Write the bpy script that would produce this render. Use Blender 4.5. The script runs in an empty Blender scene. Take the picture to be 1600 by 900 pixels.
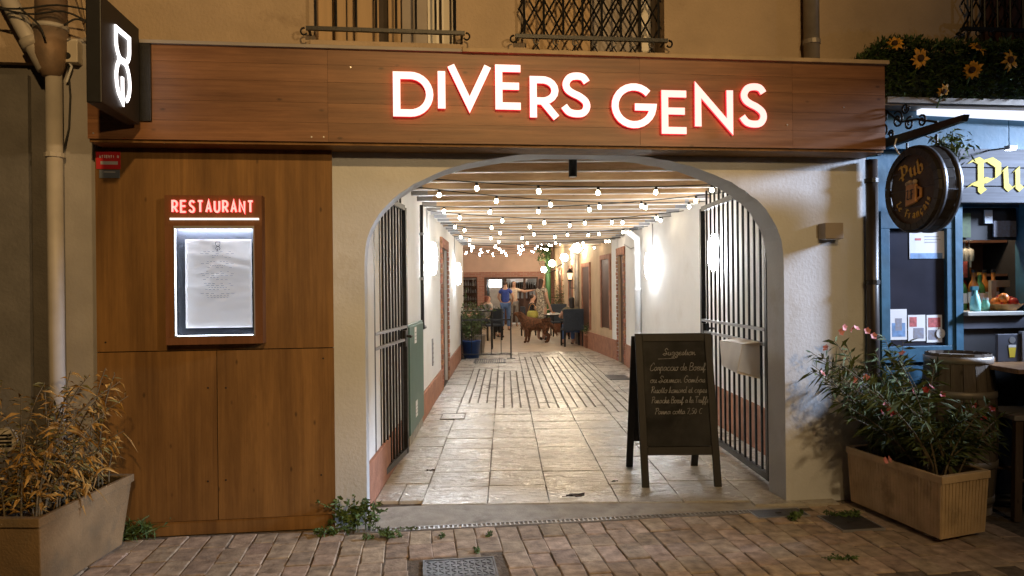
import bpy, bmesh, math, random
from mathutils import Vector, Matrix, noise as mnoise
random.seed(7)
PI = math.pi
sc = bpy.context.scene
COL = sc.collection
# ------------------------------------------------------------------ camera
PSI, RHO, FPX = math.radians(7.1), math.radians(0.6), 1150.0
CAM = Vector((0, -4.8, 1.5))
Fv = Vector((math.sin(PSI), math.cos(PSI), 0)); Rv = Vector((math.cos(PSI), -math.sin(PSI), 0)); Uv = Vector((0, 0, 1))
CR = Rv*math.cos(RHO) - Uv*math.sin(RHO); CU = Uv*math.cos(RHO) + Rv*math.sin(RHO)
cd = bpy.data.cameras.new('camera'); cam = bpy.data.objects.new('camera', cd); COL.objects.link(cam)
cd.sensor_width = 36; cd.lens = 36*FPX/1600; cd.clip_start = .05; cd.clip_end = 500
m = Matrix.Identity(4)
for i, v in enumerate((CR, CU, -Fv)):
    for j in range(3): m[j][i] = v[j]
m.translation = CAM
cam.matrix_world = m
sc.camera = cam
# ------------------------------------------------------------------ world, exposure
w = bpy.data.worlds.new("World"); sc.world = w; w.use_nodes = True
nt = w.node_tree; nt.nodes.clear()
sky = nt.nodes.new('ShaderNodeTexSky'); sky.sky_type = 'NISHITA'; sky.sun_disc = False
sky.sun_elevation = math.radians(-4); sky.sun_rotation = math.radians(200)
bg = nt.nodes.new('ShaderNodeBackground'); bg.inputs[1].default_value = 0.09
out = nt.nodes.new('ShaderNodeOutputWorld')
nt.links.new(sky.outputs[0], bg.inputs[0]); nt.links.new(bg.outputs[0], out.inputs[0])
sc.view_settings.view_transform = 'Standard'; sc.view_settings.look = 'None'
sc.view_settings.exposure = 0; sc.view_settings.gamma = 1
# ------------------------------------------------------------------ lamps of the street
def lamp(name, kind, loc, energy, color, size=.1, target=None, spot=None, blend=.3):
    l = bpy.data.lights.new(name, kind); l.energy = energy; l.color = color
    if kind in ('POINT', 'SPOT'): l.shadow_soft_size = size
    if kind == 'SPOT': l.spot_size = math.radians(spot); l.spot_blend = blend
    o = bpy.data.objects.new(name, l); COL.objects.link(o); o.location = loc
    if target is not None: o.rotation_euler = (Vector(target)-Vector(loc)).to_track_quat('-Z', 'Y').to_euler()
    return o
SODIUM = (1.0, .62, .25)
lamp('street_lamp_light', 'SPOT', (1.0, -9.5, 6.0), 1850, SODIUM, .14, (-.4, 0, 3.8), 60, 1.0)
lamp('square_lamp_light', 'SPOT', (2.9, -5.2, 3.2), 450, (1.0, .68, .34), .1, (-.3, -.7, .5), 94, 1.0)
lamp('terrace_flood_light', 'SPOT', (6.5, -1.15, 3.02), 2000, (.62, .75, 1.0), .28, (2.75, 0, 1.44), 33, .35)
# ------------------------------------------------------------------ pixel -> place
def ray(px, py): return Fv + CR*((px-800)/FPX) - CU*((py-450)/FPX)
def P(px, py, y=0.0):
    r = ray(px, py); return CAM + r*((y-CAM.y)/r.y)
def G(px, py, z=0.0):
    r = ray(px, py); return CAM + r*((z-CAM.z)/r.z)
def Cc(L, d, z=0.0): return Vector((CAM.x, CAM.y, 0)) + Rv*L + Fv*d + Vector((0, 0, z))
A2 = PSI - .0096
Vv = Vector((math.sin(A2), math.cos(A2), 0)); Lv = Vector((math.cos(A2), -math.sin(A2), 0))
def U(u, v, z=0.0): return Vector((CAM.x, CAM.y, 0)) + Lv*u + Vv*v + Vector((0, 0, z))
def uvz(p):
    q = Vector(p)-Vector((CAM.x, CAM.y, 0)); return q.dot(Lv), q.dot(Vv), q.z
MU = Matrix(((Lv.x, Vv.x, 0, CAM.x), (Lv.y, Vv.y, 0, CAM.y), (0, 0, 1, 0), (0, 0, 0, 1)))
def Wl(px, py, u):
    r = ray(px, py); return CAM + r*(u/r.dot(Lv))
def Dv(px, py, v):
    r = ray(px, py); return CAM + r*(v/r.dot(Vv))
# ------------------------------------------------------------------ materials
def _nodes(name):
    m = bpy.data.materials.new(name); m.use_nodes = True
    n = m.node_tree; b = n.nodes['Principled BSDF']; return m, n, b
def mat(name, c, rough=.6, metal=0, var=.18, vs=6, c2=None, bump=.0, bs=60, rnd=0, spec=.5, scale=(1, 1, 1), detail=6, dirt=None, ds=2.0, dt=(.52, .7)):
    m, n, b = _nodes(name); N = n.nodes.new; L = n.links.new
    geo = N('ShaderNodeNewGeometry'); mp = N('ShaderNodeMapping'); mp.inputs['Scale'].default_value = scale
    L(geo.outputs['Position'], mp.inputs[0])
    no = N('ShaderNodeTexNoise'); no.inputs['Scale'].default_value = vs; no.inputs['Detail'].default_value = detail
    L(mp.outputs[0], no.inputs[0])
    rp = N('ShaderNodeValToRGB')
    a = [max(0, x*(1-var)) for x in c]; z = [min(1, x*(1+var)) for x in (c2 or c)]
    rp.color_ramp.elements[0].position = .3; rp.color_ramp.elements[1].position = .7
    rp.color_ramp.elements[0].color = (*a, 1); rp.color_ramp.elements[1].color = (*z, 1)
    L(no.outputs['Fac'], rp.inputs[0]); col = rp.outputs[0]
    if dirt:
        n2 = N('ShaderNodeTexNoise'); n2.inputs['Scale'].default_value = ds; n2.inputs['Detail'].default_value = 9; n2.inputs['Roughness'].default_value = .65
        L(geo.outputs['Position'], n2.inputs[0])
        r2 = N('ShaderNodeValToRGB'); r2.color_ramp.elements[0].position = dt[0]; r2.color_ramp.elements[1].position = dt[1]
        L(n2.outputs['Fac'], r2.inputs[0])
        mx = N('ShaderNodeMixRGB'); mx.inputs[2].default_value = (*dirt, 1); L(r2.outputs[0], mx.inputs[0]); L(col, mx.inputs[1]); col = mx.outputs[0]
    if rnd:
        oi = N('ShaderNodeObjectInfo'); mr = N('ShaderNodeMapRange'); mr.inputs['To Min'].default_value = 1-rnd; mr.inputs['To Max'].default_value = 1+rnd
        L(oi.outputs['Random'], mr.inputs['Value']); hs = N('ShaderNodeHueSaturation'); L(mr.outputs[0], hs.inputs['Value'])
        mr2 = N('ShaderNodeMapRange'); mr2.inputs['To Min'].default_value = .5-rnd*.06; mr2.inputs['To Max'].default_value = .5+rnd*.06
        ml = N('ShaderNodeMath'); ml.operation = 'MULTIPLY'; ml.inputs[1].default_value = 7.31; fr = N('ShaderNodeMath'); fr.operation = 'FRACT'
        L(oi.outputs['Random'], ml.inputs[0]); L(ml.outputs[0], fr.inputs[0]); L(fr.outputs[0], mr2.inputs['Value']); L(mr2.outputs[0], hs.inputs['Hue'])
        L(col, hs.inputs['Color']); col = hs.outputs[0]
    L(col, b.inputs['Base Color'])
    b.inputs['Roughness'].default_value = rough; b.inputs['Metallic'].default_value = metal; b.inputs['Specular IOR Level'].default_value = spec
    if bump:
        nb = N('ShaderNodeTexNoise'); nb.inputs['Scale'].default_value = bs; nb.inputs['Detail'].default_value = 8; L(mp.outputs[0], nb.inputs[0])
        bp = N('ShaderNodeBump'); bp.inputs['Strength'].default_value = bump; bp.inputs['Distance'].default_value = .01
        L(nb.outputs['Fac'], bp.inputs['Height']); L(bp.outputs[0], b.inputs['Normal'])
    return m
def wood(name, axis, c1, c2, rough=.55, rnd=.12, fine=45, spec=.35, knots=True):
    m, n, b = _nodes(name); N = n.nodes.new; L = n.links.new
    geo = N('ShaderNodeNewGeometry'); oi = N('ShaderNodeObjectInfo')
    ad = N('ShaderNodeVectorMath'); ad.operation = 'ADD'
    sm = N('ShaderNodeVectorMath'); sm.operation = 'SCALE'; sm.inputs[0].default_value = (13.7, 5.3, 9.1); L(oi.outputs['Random'], sm.inputs['Scale'])
    L(geo.outputs['Position'], ad.inputs[0]); L(sm.outputs[0], ad.inputs[1])
    s = [fine]*3; s[axis] = fine*.035
    mp = N('ShaderNodeMapping'); mp.inputs['Scale'].default_value = s; L(ad.outputs[0], mp.inputs[0])
    no = N('ShaderNodeTexNoise'); no.inputs['Scale'].default_value = 1; no.inputs['Detail'].default_value = 6; no.inputs['Roughness'].default_value = .65; no.inputs['Distortion'].default_value = .6
    L(mp.outputs[0], no.inputs[0])
    s2 = [7.0]*3; s2[axis] = .5
    mp2 = N('ShaderNodeMapping'); mp2.inputs['Scale'].default_value = s2; L(ad.outputs[0], mp2.inputs[0])
    n2 = N('ShaderNodeTexNoise'); n2.inputs['Scale'].default_value = 1; n2.inputs['Detail'].default_value = 3; L(mp2.outputs[0], n2.inputs[0])
    mx = N('ShaderNodeMath'); mx.operation = 'MULTIPLY_ADD'; mx.inputs[1].default_value = .6; L(no.outputs['Fac'], mx.inputs[0])
    m3 = N('ShaderNodeMath'); m3.operation = 'MULTIPLY'; m3.inputs[1].default_value = .5; L(n2.outputs['Fac'], m3.inputs[0]); L(m3.outputs[0], mx.inputs[2])
    rp = N('ShaderNodeValToRGB'); rp.color_ramp.elements[0].position = .4; rp.color_ramp.elements[1].position = .7
    rp.color_ramp.elements[0].color = (*c1, 1); rp.color_ramp.elements[1].color = (*c2, 1); L(mx.outputs[0], rp.inputs[0]); col = rp.outputs[0]
    if knots:
        s4 = [9.0]*3; s4[axis] = 4.5
        mp4 = N('ShaderNodeMapping'); mp4.inputs['Scale'].default_value = s4; L(ad.outputs[0], mp4.inputs[0])
        vo = N('ShaderNodeTexVoronoi'); vo.inputs['Scale'].default_value = 1; L(mp4.outputs[0], vo.inputs[0])
        r4 = N('ShaderNodeValToRGB'); r4.color_ramp.elements[0].position = .03; r4.color_ramp.elements[1].position = .1
        r4.color_ramp.elements[0].color = (.3, .3, .3, 1); L(vo.outputs['Distance'], r4.inputs[0])
        mm = N('ShaderNodeMixRGB'); mm.blend_type = 'MULTIPLY'; mm.inputs[0].default_value = .8; L(col, mm.inputs[1]); L(r4.outputs[0], mm.inputs[2]); col = mm.outputs[0]
    # weathering: long streaks and blotches
    s5 = [2.6]*3; s5[axis] = .55
    mp5 = N('ShaderNodeMapping'); mp5.inputs['Scale'].default_value = s5; L(geo.outputs['Position'], mp5.inputs[0])
    n5 = N('ShaderNodeTexNoise'); n5.inputs['Scale'].default_value = 1.5; n5.inputs['Detail'].default_value = 8; n5.inputs['Roughness'].default_value = .7; L(mp5.outputs[0], n5.inputs[0])
    r5 = N('ShaderNodeValToRGB'); r5.color_ramp.elements[0].position = .38; r5.color_ramp.elements[1].position = .66; r5.color_ramp.elements[0].color = (.58, .56, .54, 1); L(n5.outputs['Fac'], r5.inputs[0])
    m5 = N('ShaderNodeMixRGB'); m5.blend_type = 'MULTIPLY'; m5.inputs[0].default_value = .85; L(col, m5.inputs[1]); L(r5.outputs[0], m5.inputs[2]); col = m5.outputs[0]
    hs = N('ShaderNodeHueSaturation'); mr = N('ShaderNodeMapRange'); mr.inputs['To Min'].default_value = 1-rnd; mr.inputs['To Max'].default_value = 1+rnd
    L(oi.outputs['Random'], mr.inputs['Value']); L(mr.outputs[0], hs.inputs['Value']); L(col, hs.inputs['Color']); L(hs.outputs[0], b.inputs['Base Color'])
    b.inputs['Roughness'].default_value = rough; b.inputs['Specular IOR Level'].default_value = spec
    bp = N('ShaderNodeBump'); bp.inputs['Strength'].default_value = .25; bp.inputs['Distance'].default_value = .004; L(no.outputs['Fac'], bp.inputs['Height']); L(bp.outputs[0], b.inputs['Normal'])
    return m
def emat(name, c, s, base=None):
    m, n, b = _nodes(name); b.inputs['Base Color'].default_value = (*(base or c), 1)
    b.inputs['Emission Color'].default_value = (*c, 1); b.inputs['Emission Strength'].default_value = s; b.inputs['Roughness'].default_value = .4
    return m
def glass(name, c=(1, 1, 1), rough=.02):
    m, n, b = _nodes(name); b.inputs['Base Color'].default_value = (*c, 1); b.inputs['Roughness'].default_value = rough
    b.inputs['Transmission Weight'].default_value = 1; b.inputs['IOR'].default_value = 1.05; return m
def slate(name, c, c2, rough=.3):
    m, n, b = _nodes(name); N = n.nodes.new; L = n.links.new
    geo = N('ShaderNodeNewGeometry'); oi = N('ShaderNodeObjectInfo')
    sm = N('ShaderNodeVectorMath'); sm.operation = 'SCALE'; sm.inputs[0].default_value = (31.7, 15.3, 0); L(oi.outputs['Random'], sm.inputs['Scale'])
    ad = N('ShaderNodeVectorMath'); ad.operation = 'ADD'; L(geo.outputs['Position'], ad.inputs[0]); L(sm.outputs[0], ad.inputs[1])
    mp = N('ShaderNodeMapping'); mp.inputs['Scale'].default_value = (4.5, 11, 1); mp.inputs['Rotation'].default_value = (0, 0, .5); L(ad.outputs[0], mp.inputs[0])
    no = N('ShaderNodeTexNoise'); no.inputs['Scale'].default_value = 1.3; no.inputs['Detail'].default_value = 7; no.inputs['Distortion'].default_value = 1.2; L(mp.outputs[0], no.inputs[0])
    rp = N('ShaderNodeValToRGB'); rp.color_ramp.elements[0].position = .35; rp.color_ramp.elements[1].position = .65
    rp.color_ramp.elements[0].color = (*c, 1); rp.color_ramp.elements[1].color = (*c2, 1); L(no.outputs['Fac'], rp.inputs[0])
    hs = N('ShaderNodeHueSaturation'); mr = N('ShaderNodeMapRange'); mr.inputs['To Min'].default_value = .85; mr.inputs['To Max'].default_value = 1.12
    L(oi.outputs['Random'], mr.inputs['Value']); L(mr.outputs[0], hs.inputs['Value']); L(rp.outputs[0], hs.inputs['Color'])
    nd = N('ShaderNodeTexNoise'); nd.inputs['Scale'].default_value = 2.3; nd.inputs['Detail'].default_value = 10; nd.inputs['Roughness'].default_value = .72; L(geo.outputs['Position'], nd.inputs[0])
    rd = N('ShaderNodeValToRGB'); rd.color_ramp.elements[0].position = .33; rd.color_ramp.elements[1].position = .6; rd.color_ramp.elements[0].color = (.62, .58, .52, 1); L(nd.outputs['Fac'], rd.inputs[0])
    md_ = N('ShaderNodeMixRGB'); md_.blend_type = 'MULTIPLY'; md_.inputs[0].default_value = .9; L(hs.outputs[0], md_.inputs[1]); L(rd.outputs[0], md_.inputs[2]); L(md_.outputs[0], b.inputs['Base Color'])
    rg = N('ShaderNodeMapRange'); rg.inputs['From Min'].default_value = .35; rg.inputs['From Max'].default_value = .65; rg.inputs['To Min'].default_value = rough+.22; rg.inputs['To Max'].default_value = rough-.04; L(nd.outputs['Fac'], rg.inputs['Value']); L(rg.outputs[0], b.inputs['Roughness'])
    st = N('ShaderNodeMath'); st.operation = 'SNAP'; st.inputs[1].default_value = .11; L(no.outputs['Fac'], st.inputs[0])
    mx = N('ShaderNodeMath'); mx.operation = 'MULTIPLY_ADD'; mx.inputs[1].default_value = .35; L(st.outputs[0], mx.inputs[0]); L(no.outputs['Fac'], mx.inputs[2])
    bp = N('ShaderNodeBump'); bp.inputs['Strength'].default_value = .8; bp.inputs['Distance'].default_value = .022; L(mx.outputs[0], bp.inputs['Height']); L(bp.outputs[0], b.inputs['Normal'])
    b.inputs['Specular IOR Level'].default_value = .6
    return m
def brickmat(name, c, c2, mortar, scale=1.0, axis='x'):
    m, n, b = _nodes(name); N = n.nodes.new; L = n.links.new
    geo = N('ShaderNodeNewGeometry'); sp = N('ShaderNodeSeparateXYZ'); L(geo.outputs['Position'], sp.inputs[0])
    cb = N('ShaderNodeCombineXYZ'); ad = N('ShaderNodeMath'); ad.operation = 'ADD'
    L(sp.outputs['X'], ad.inputs[0]); L(sp.outputs['Y'], ad.inputs[1]); L(ad.outputs[0], cb.inputs[0]); L(sp.outputs['Z'], cb.inputs[1])
    br = N('ShaderNodeTexBrick'); br.inputs['Scale'].default_value = scale; br.inputs['Brick Width'].default_value = .23; br.inputs['Row Height'].default_value = .07; br.inputs['Mortar Size'].default_value = .008
    br.inputs['Color1'].default_value = (*c, 1); br.inputs['Color2'].default_value = (*c2, 1); br.inputs['Mortar'].default_value = (*mortar, 1)
    L(cb.outputs[0], br.inputs[0]); L(br.outputs['Color'], b.inputs['Base Color']); b.inputs['Roughness'].default_value = .85
    bp = N('ShaderNodeBump'); bp.inputs['Strength'].default_value = .5; bp.inputs['Distance'].default_value = .01; bp.invert = True; L(br.outputs['Fac'], bp.inputs['Height']); L(bp.outputs[0], b.inputs['Normal'])
    return m
M = {}
M['plaster_tan'] = mat('plaster_tan', (.42, .32, .22), .9, var=.14, vs=2.5, bump=.6, bs=45, dirt=(.24, .17, .11), ds=3, dt=(.58, .8))
M['plaster_cream'] = mat('plaster_cream', (.57, .585, .60), .85, var=.1, vs=2.5, bump=.25, bs=45, dirt=(.44, .41, .36), ds=2.6, dt=(.56, .82))
M['plaster_white'] = mat('plaster_white', (.80, .80, .78), .8, var=.04, vs=3, bump=.22, bs=70, dirt=(.62, .6, .56), ds=1.5, dt=(.55, .85))
M['plaster_stained'] = mat('plaster_stained', (.66, .63, .58), .85, var=.1, vs=4, bump=.25, bs=60, dirt=(.4, .36, .32), ds=1.8, dt=(.52, .75))
M['plaster_dark'] = mat('plaster_dark', (.14, .13, .12), .9, var=.2, vs=4, bump=.5, bs=50)
M['fascia_wood'] = wood('fascia_wood', 0, (.165, .07, .03), (.31, .15, .07), .42, .1, spec=.4)
M['panel_wood'] = wood('panel_wood', 2, (.185, .092, .028), (.32, .168, .052), .6, .07, fine=30)
M['case_wood'] = wood('case_wood', 2, (.17, .068, .024), (.24, .1, .04), .5, .05, knots=False)
M['rafter_wood'] = wood('rafter_wood', 0, (.56, .385, .22), (.80, .61, .41), .6, .14, fine=25)
M['old_wood'] = wood('old_wood', 0, (.25, .21, .18), (.42, .37, .33), .7, .1)
M['barrel_stave'] = wood('barrel_stave', 2, (.11, .09, .075), (.22, .185, .15), .7, .1)
M['table_wood'] = wood('table_wood', 0, (.24, .12, .05), (.4, .22, .1), .5, .1)
M['stool_wood'] = wood('stool_wood', 2, (.11, .07, .045), (.2, .14, .1), .6, .1)
M['flashing'] = mat('flashing', (.34, .31, .29), .65, .2, var=.1)
M['cap_wood'] = mat('cap_wood', (.40, .30, .19), .7, var=.15, vs=12)
M['black'] = mat('black_paint', (.008, .008, .009), .5, var=.3, vs=20)
M['black_iron'] = mat('black_iron', (.014, .014, .015), .42, .3, var=.4, vs=30, bump=.15, bs=120)
M['chalk_black'] = mat('chalk_black', (.009, .009, .010), .75, var=.5, vs=5, c2=(.02, .02, .02), spec=.2, dirt=(.045, .045, .043), ds=3.5, dt=(.5, .75))
M['frame_black'] = wood('frame_black', 2, (.007, .006, .006), (.016, .014, .013), .6, .1, knots=False)
M['chalk'] = mat('chalk', (.19, .19, .19), .9, var=.45, vs=30)
M['concrete'] = mat('concrete', (.36, .33, .28), .8, var=.2, vs=9, bump=.35, bs=90, dirt=(.2, .18, .15), ds=4)
M['planter_dirty'] = mat('planter_dirty', (.25, .165, .08), .85, var=.25, vs=5, bump=.4, bs=70, dirt=(.15, .115, .07), ds=3.2, dt=(.5, .72))
M['planter_ribbed'] = mat('planter_ribbed', (.52, .37, .2), .8, var=.2, vs=7, bump=.3, bs=80, dirt=(.22, .15, .08), ds=4)
M['soil'] = mat('soil', (.035, .024, .016), .95, var=.5, vs=30, bump=1, bs=60)
M['paver'] = mat('paver', (.30, .225, .16), .85, var=.25, vs=14, c2=(.40, .305, .215), bump=.5, bs=55, rnd=.18, dirt=(.15, .11, .07), ds=9, dt=(.55, .78))
M['mortar'] = mat('mortar', (.13, .10, .07), .95, var=.4, vs=25, bump=1, bs=70)
M['asphalt'] = mat('asphalt', (.05, .05, .05), .9, bump=.5, bs=150)
M['tile'] = slate('tile_slate', (.46, .43, .37), (.62, .59, .53), .2)
M['plank_tile'] = slate('plank_tile', (.46, .43, .38), (.60, .57, .51), .24)
M['grout'] = mat('grout', (.11, .09, .07), .9, var=.4, vs=20)
M['court'] = mat('court_floor', (.42, .33, .24), .55, var=.18, vs=2.5, bump=.2, bs=30)
M['brick'] = mat('brick', (.30, .12, .07), .85, var=.3, vs=18, c2=(.42, .2, .12), bump=.5, bs=60, rnd=.25)
M['brick_mortar'] = mat('brick_mortar', (.33, .24, .18), .9, var=.2, vs=30)
M['terracotta'] = mat('terracotta', (.36, .165, .1), .8, var=.2, vs=8, bump=.3, bs=50, dirt=(.22, .1, .06), ds=5)
M['pink'] = mat('pink_plaster', (.66, .46, .36), .85, var=.08, vs=2, bump=.2)
M['pinkbrick'] = brickmat('pink_brickwork', (.36, .15, .11), (.45, .22, .16), (.4, .3, .25))
M['tanwall'] = mat('tan_wall', (.55, .40, .25), .85, var=.12, vs=2, bump=.3, bs=40)
M['doorbrown'] = wood('door_brown', 2, (.07, .03, .018), (.13, .06, .035), .5, .1, knots=False)
M['green_metal'] = mat('green_metal', (.045, .12, .095), .45, var=.1, vs=5)
M['sticker'] = mat('sticker_white', (.75, .75, .74), .6, var=.05)
M['grey_metal'] = mat('grey_metal', (.33, .33, .34), .45, .5, var=.15)
M['zinc'] = mat('zinc_pipe', (.30, .27, .24), .5, .35, var=.25, vs=7, bump=.15)
M['pvc'] = mat('pvc_pipe', (.50, .46, .41), .5, var=.12, vs=6)
M['rust_pipe'] = mat('rust_pipe', (.22, .17, .13), .6, .2, var=.3, vs=6, c2=(.3, .2, .13), bump=.2)
M['white_pipe'] = mat('white_pipe', (.78, .79, .8), .4, var=.05)
M['cable_black'] = mat('cable_black', (.02, .02, .02), .6)
M['red'] = mat('red_print', (.5, .02, .025), .5, var=.1)
M['bluegrey'] = mat('bluegrey_print', (.12, .14, .18), .5, var=.1)
M['beige_box'] = mat('beige_box', (.62, .56, .47), .5, var=.08)
M['navy'] = mat('navy_back', (.008, .011, .02), .6, var=.15)
M['alu'] = mat('aluminium', (.8, .8, .8), .3, .8, var=.05)
M['paper'] = mat('paper', (.82, .82, .84), .75, var=.05, vs=5)
M['menu_paper'] = mat('menu_paper', (.82, .82, .84), .75, var=.05, vs=5); _b = M['menu_paper'].node_tree.nodes['Principled BSDF']; _b.inputs['Emission Color'].default_value = (.86, .9, 1, 1); _b.inputs['Emission Strength'].default_value = .3   # even glow added to brighten the sheet, no lamp behind it
M['ink'] = mat('ink', (.06, .06, .07), .8)
M['ink_pale'] = mat('ink_pale', (.42, .42, .44), .8)
M['pubblue'] = mat('pub_blue', (.035, .12, .2), .5, var=.22, vs=7, bump=.15, bs=25, dirt=(.09, .2, .31), ds=5, dt=(.55, .8))
M['pubpale'] = mat('pub_pale', (.62, .66, .75), .6, var=.06)
M['pubgrey'] = wood('pub_board_grey', 0, (.10, .105, .13), (.2, .215, .26), .65, .08)
M['yellow'] = mat('yellow_paint', (.72, .56, .03), .6, var=.12, vs=12)
M['gold'] = mat('gold_paint', (.60, .36, .05), .6, var=.15, vs=14)
M['barrel_dark'] = wood('barrel_dark', 2, (.018, .014, .011), (.05, .04, .03), .5, .1)
M['barrel_face'] = wood('barrel_face', 0, (.045, .026, .014), (.1, .06, .03), .6, .2)
M['hoop'] = mat('iron_hoop', (.09, .09, .1), .45, .7, var=.3, vs=12)
M['mug'] = mat('mug_wood', (.45, .22, .07), .6, var=.3, vs=14)
M['leaf'] = mat('leaf_green', (.045, .065, .02), .65, var=.5, vs=14, c2=(.08, .105, .035), spec=.2)
M['leaf_dark'] = mat('leaf_hedge', (.02, .05, .012), .55, var=.5, vs=16, c2=(.05, .09, .02))
M['leaf_dry'] = mat('leaf_dry', (.19, .09, .02), .7, var=.5, vs=14, c2=(.42, .24, .055))
M['leaf_weed'] = mat('leaf_weed', (.07, .13, .03), .6, var=.45, vs=20, c2=(.08, .13, .035))
M['leaf_olive'] = mat('leaf_olive', (.10, .085, .025), .65, var=.5, vs=16, c2=(.17, .15, .05))
M['stem'] = mat('stem', (.13, .10, .055), .8, var=.3)
M['pinkflower'] = mat('pink_flower', (.62, .24, .24), .6, var=.2, vs=40)
M['redflower'] = mat('red_flower', (.33, .03, .025), .6, var=.25, vs=40)
M['sunpetal'] = mat('sunflower_petal', (.68, .33, .03), .6, var=.25, vs=30)
M['suncore'] = mat('sunflower_core', (.06, .03, .012), .9)
M['darkpanel'] = mat('dark_panel', (.035, .035, .05), .25, var=.25, vs=3)
M['inside_dark'] = mat('inside_dark', (.02, .02, .025), .7, var=.3)
M['inside_brown'] = mat('inside_brown', (.12, .05, .03), .7, var=.3)
M['counter'] = mat('bar_counter', (.07, .075, .10), .5, var=.25)
M['counter_top'] = mat('bar_counter_top', (.45, .45, .42), .35, var=.15)
M['curtain'] = mat('curtain_tan', (.44, .31, .18), .85, var=.12, vs=3, scale=(9, 9, .4))
M['winwhite'] = mat('window_white', (.72, .68, .6), .55, var=.05)
M['shutter_grey'] = mat('shutter_grey', (.30, .26, .23), .6, var=.1)
M['darkgrille'] = mat('dark_backing', (.06, .045, .035), .8, var=.3)
# lit things
M['em_letter'] = emat('letter_face_lit', (1.0, .66, .65), 1.45)
M['em_letter_pink'] = emat('letter_face_pink_lit', (1.0, .52, .52), 1.4)
M['em_red'] = emat('letter_side_red_lit', (1.0, .05, .065), 2.4)
M['em_rest'] = emat('restaurant_letter_lit', (1.0, .33, .30), 1.7)
M['em_white'] = emat('white_letter_lit', (1, .97, .98), 3.0)
M['em_led'] = emat('led_strip_lit', (.78, .86, 1.0), 330)
M['em_led_side'] = emat('led_side_lit', (.78, .86, 1.0), 14)
M['em_line'] = emat('lamp_line_lit', (1.0, .9, .82), 1.2)
M['em_sconce'] = emat('sconce_glass_lit', (.90, .95, 1.0), 120)
M['em_bulb'] = emat('bulb_lit', (1.0, .83, .6), 74)
M['em_bulb_far'] = emat('courtyard_bulb_lit', (1.0, .86, .70), 480)
M['em_globe'] = emat('globe_lit', (1.0, .8, .54), 130)
M['em_lantern'] = emat('lantern_lit', (1.0, .75, .45), 1.5)
M['em_kitchen'] = emat('kitchen_panel_lit', (1.0, .9, .78), 1.2)
M['em_band'] = emat('pub_band_added_glow', (.80, .86, 1.0), 1.25)
M['em_spot'] = emat('spot_lens_lit', (.8, .88, 1.0), 12)
M['glass'] = glass('clear_glass')
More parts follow.
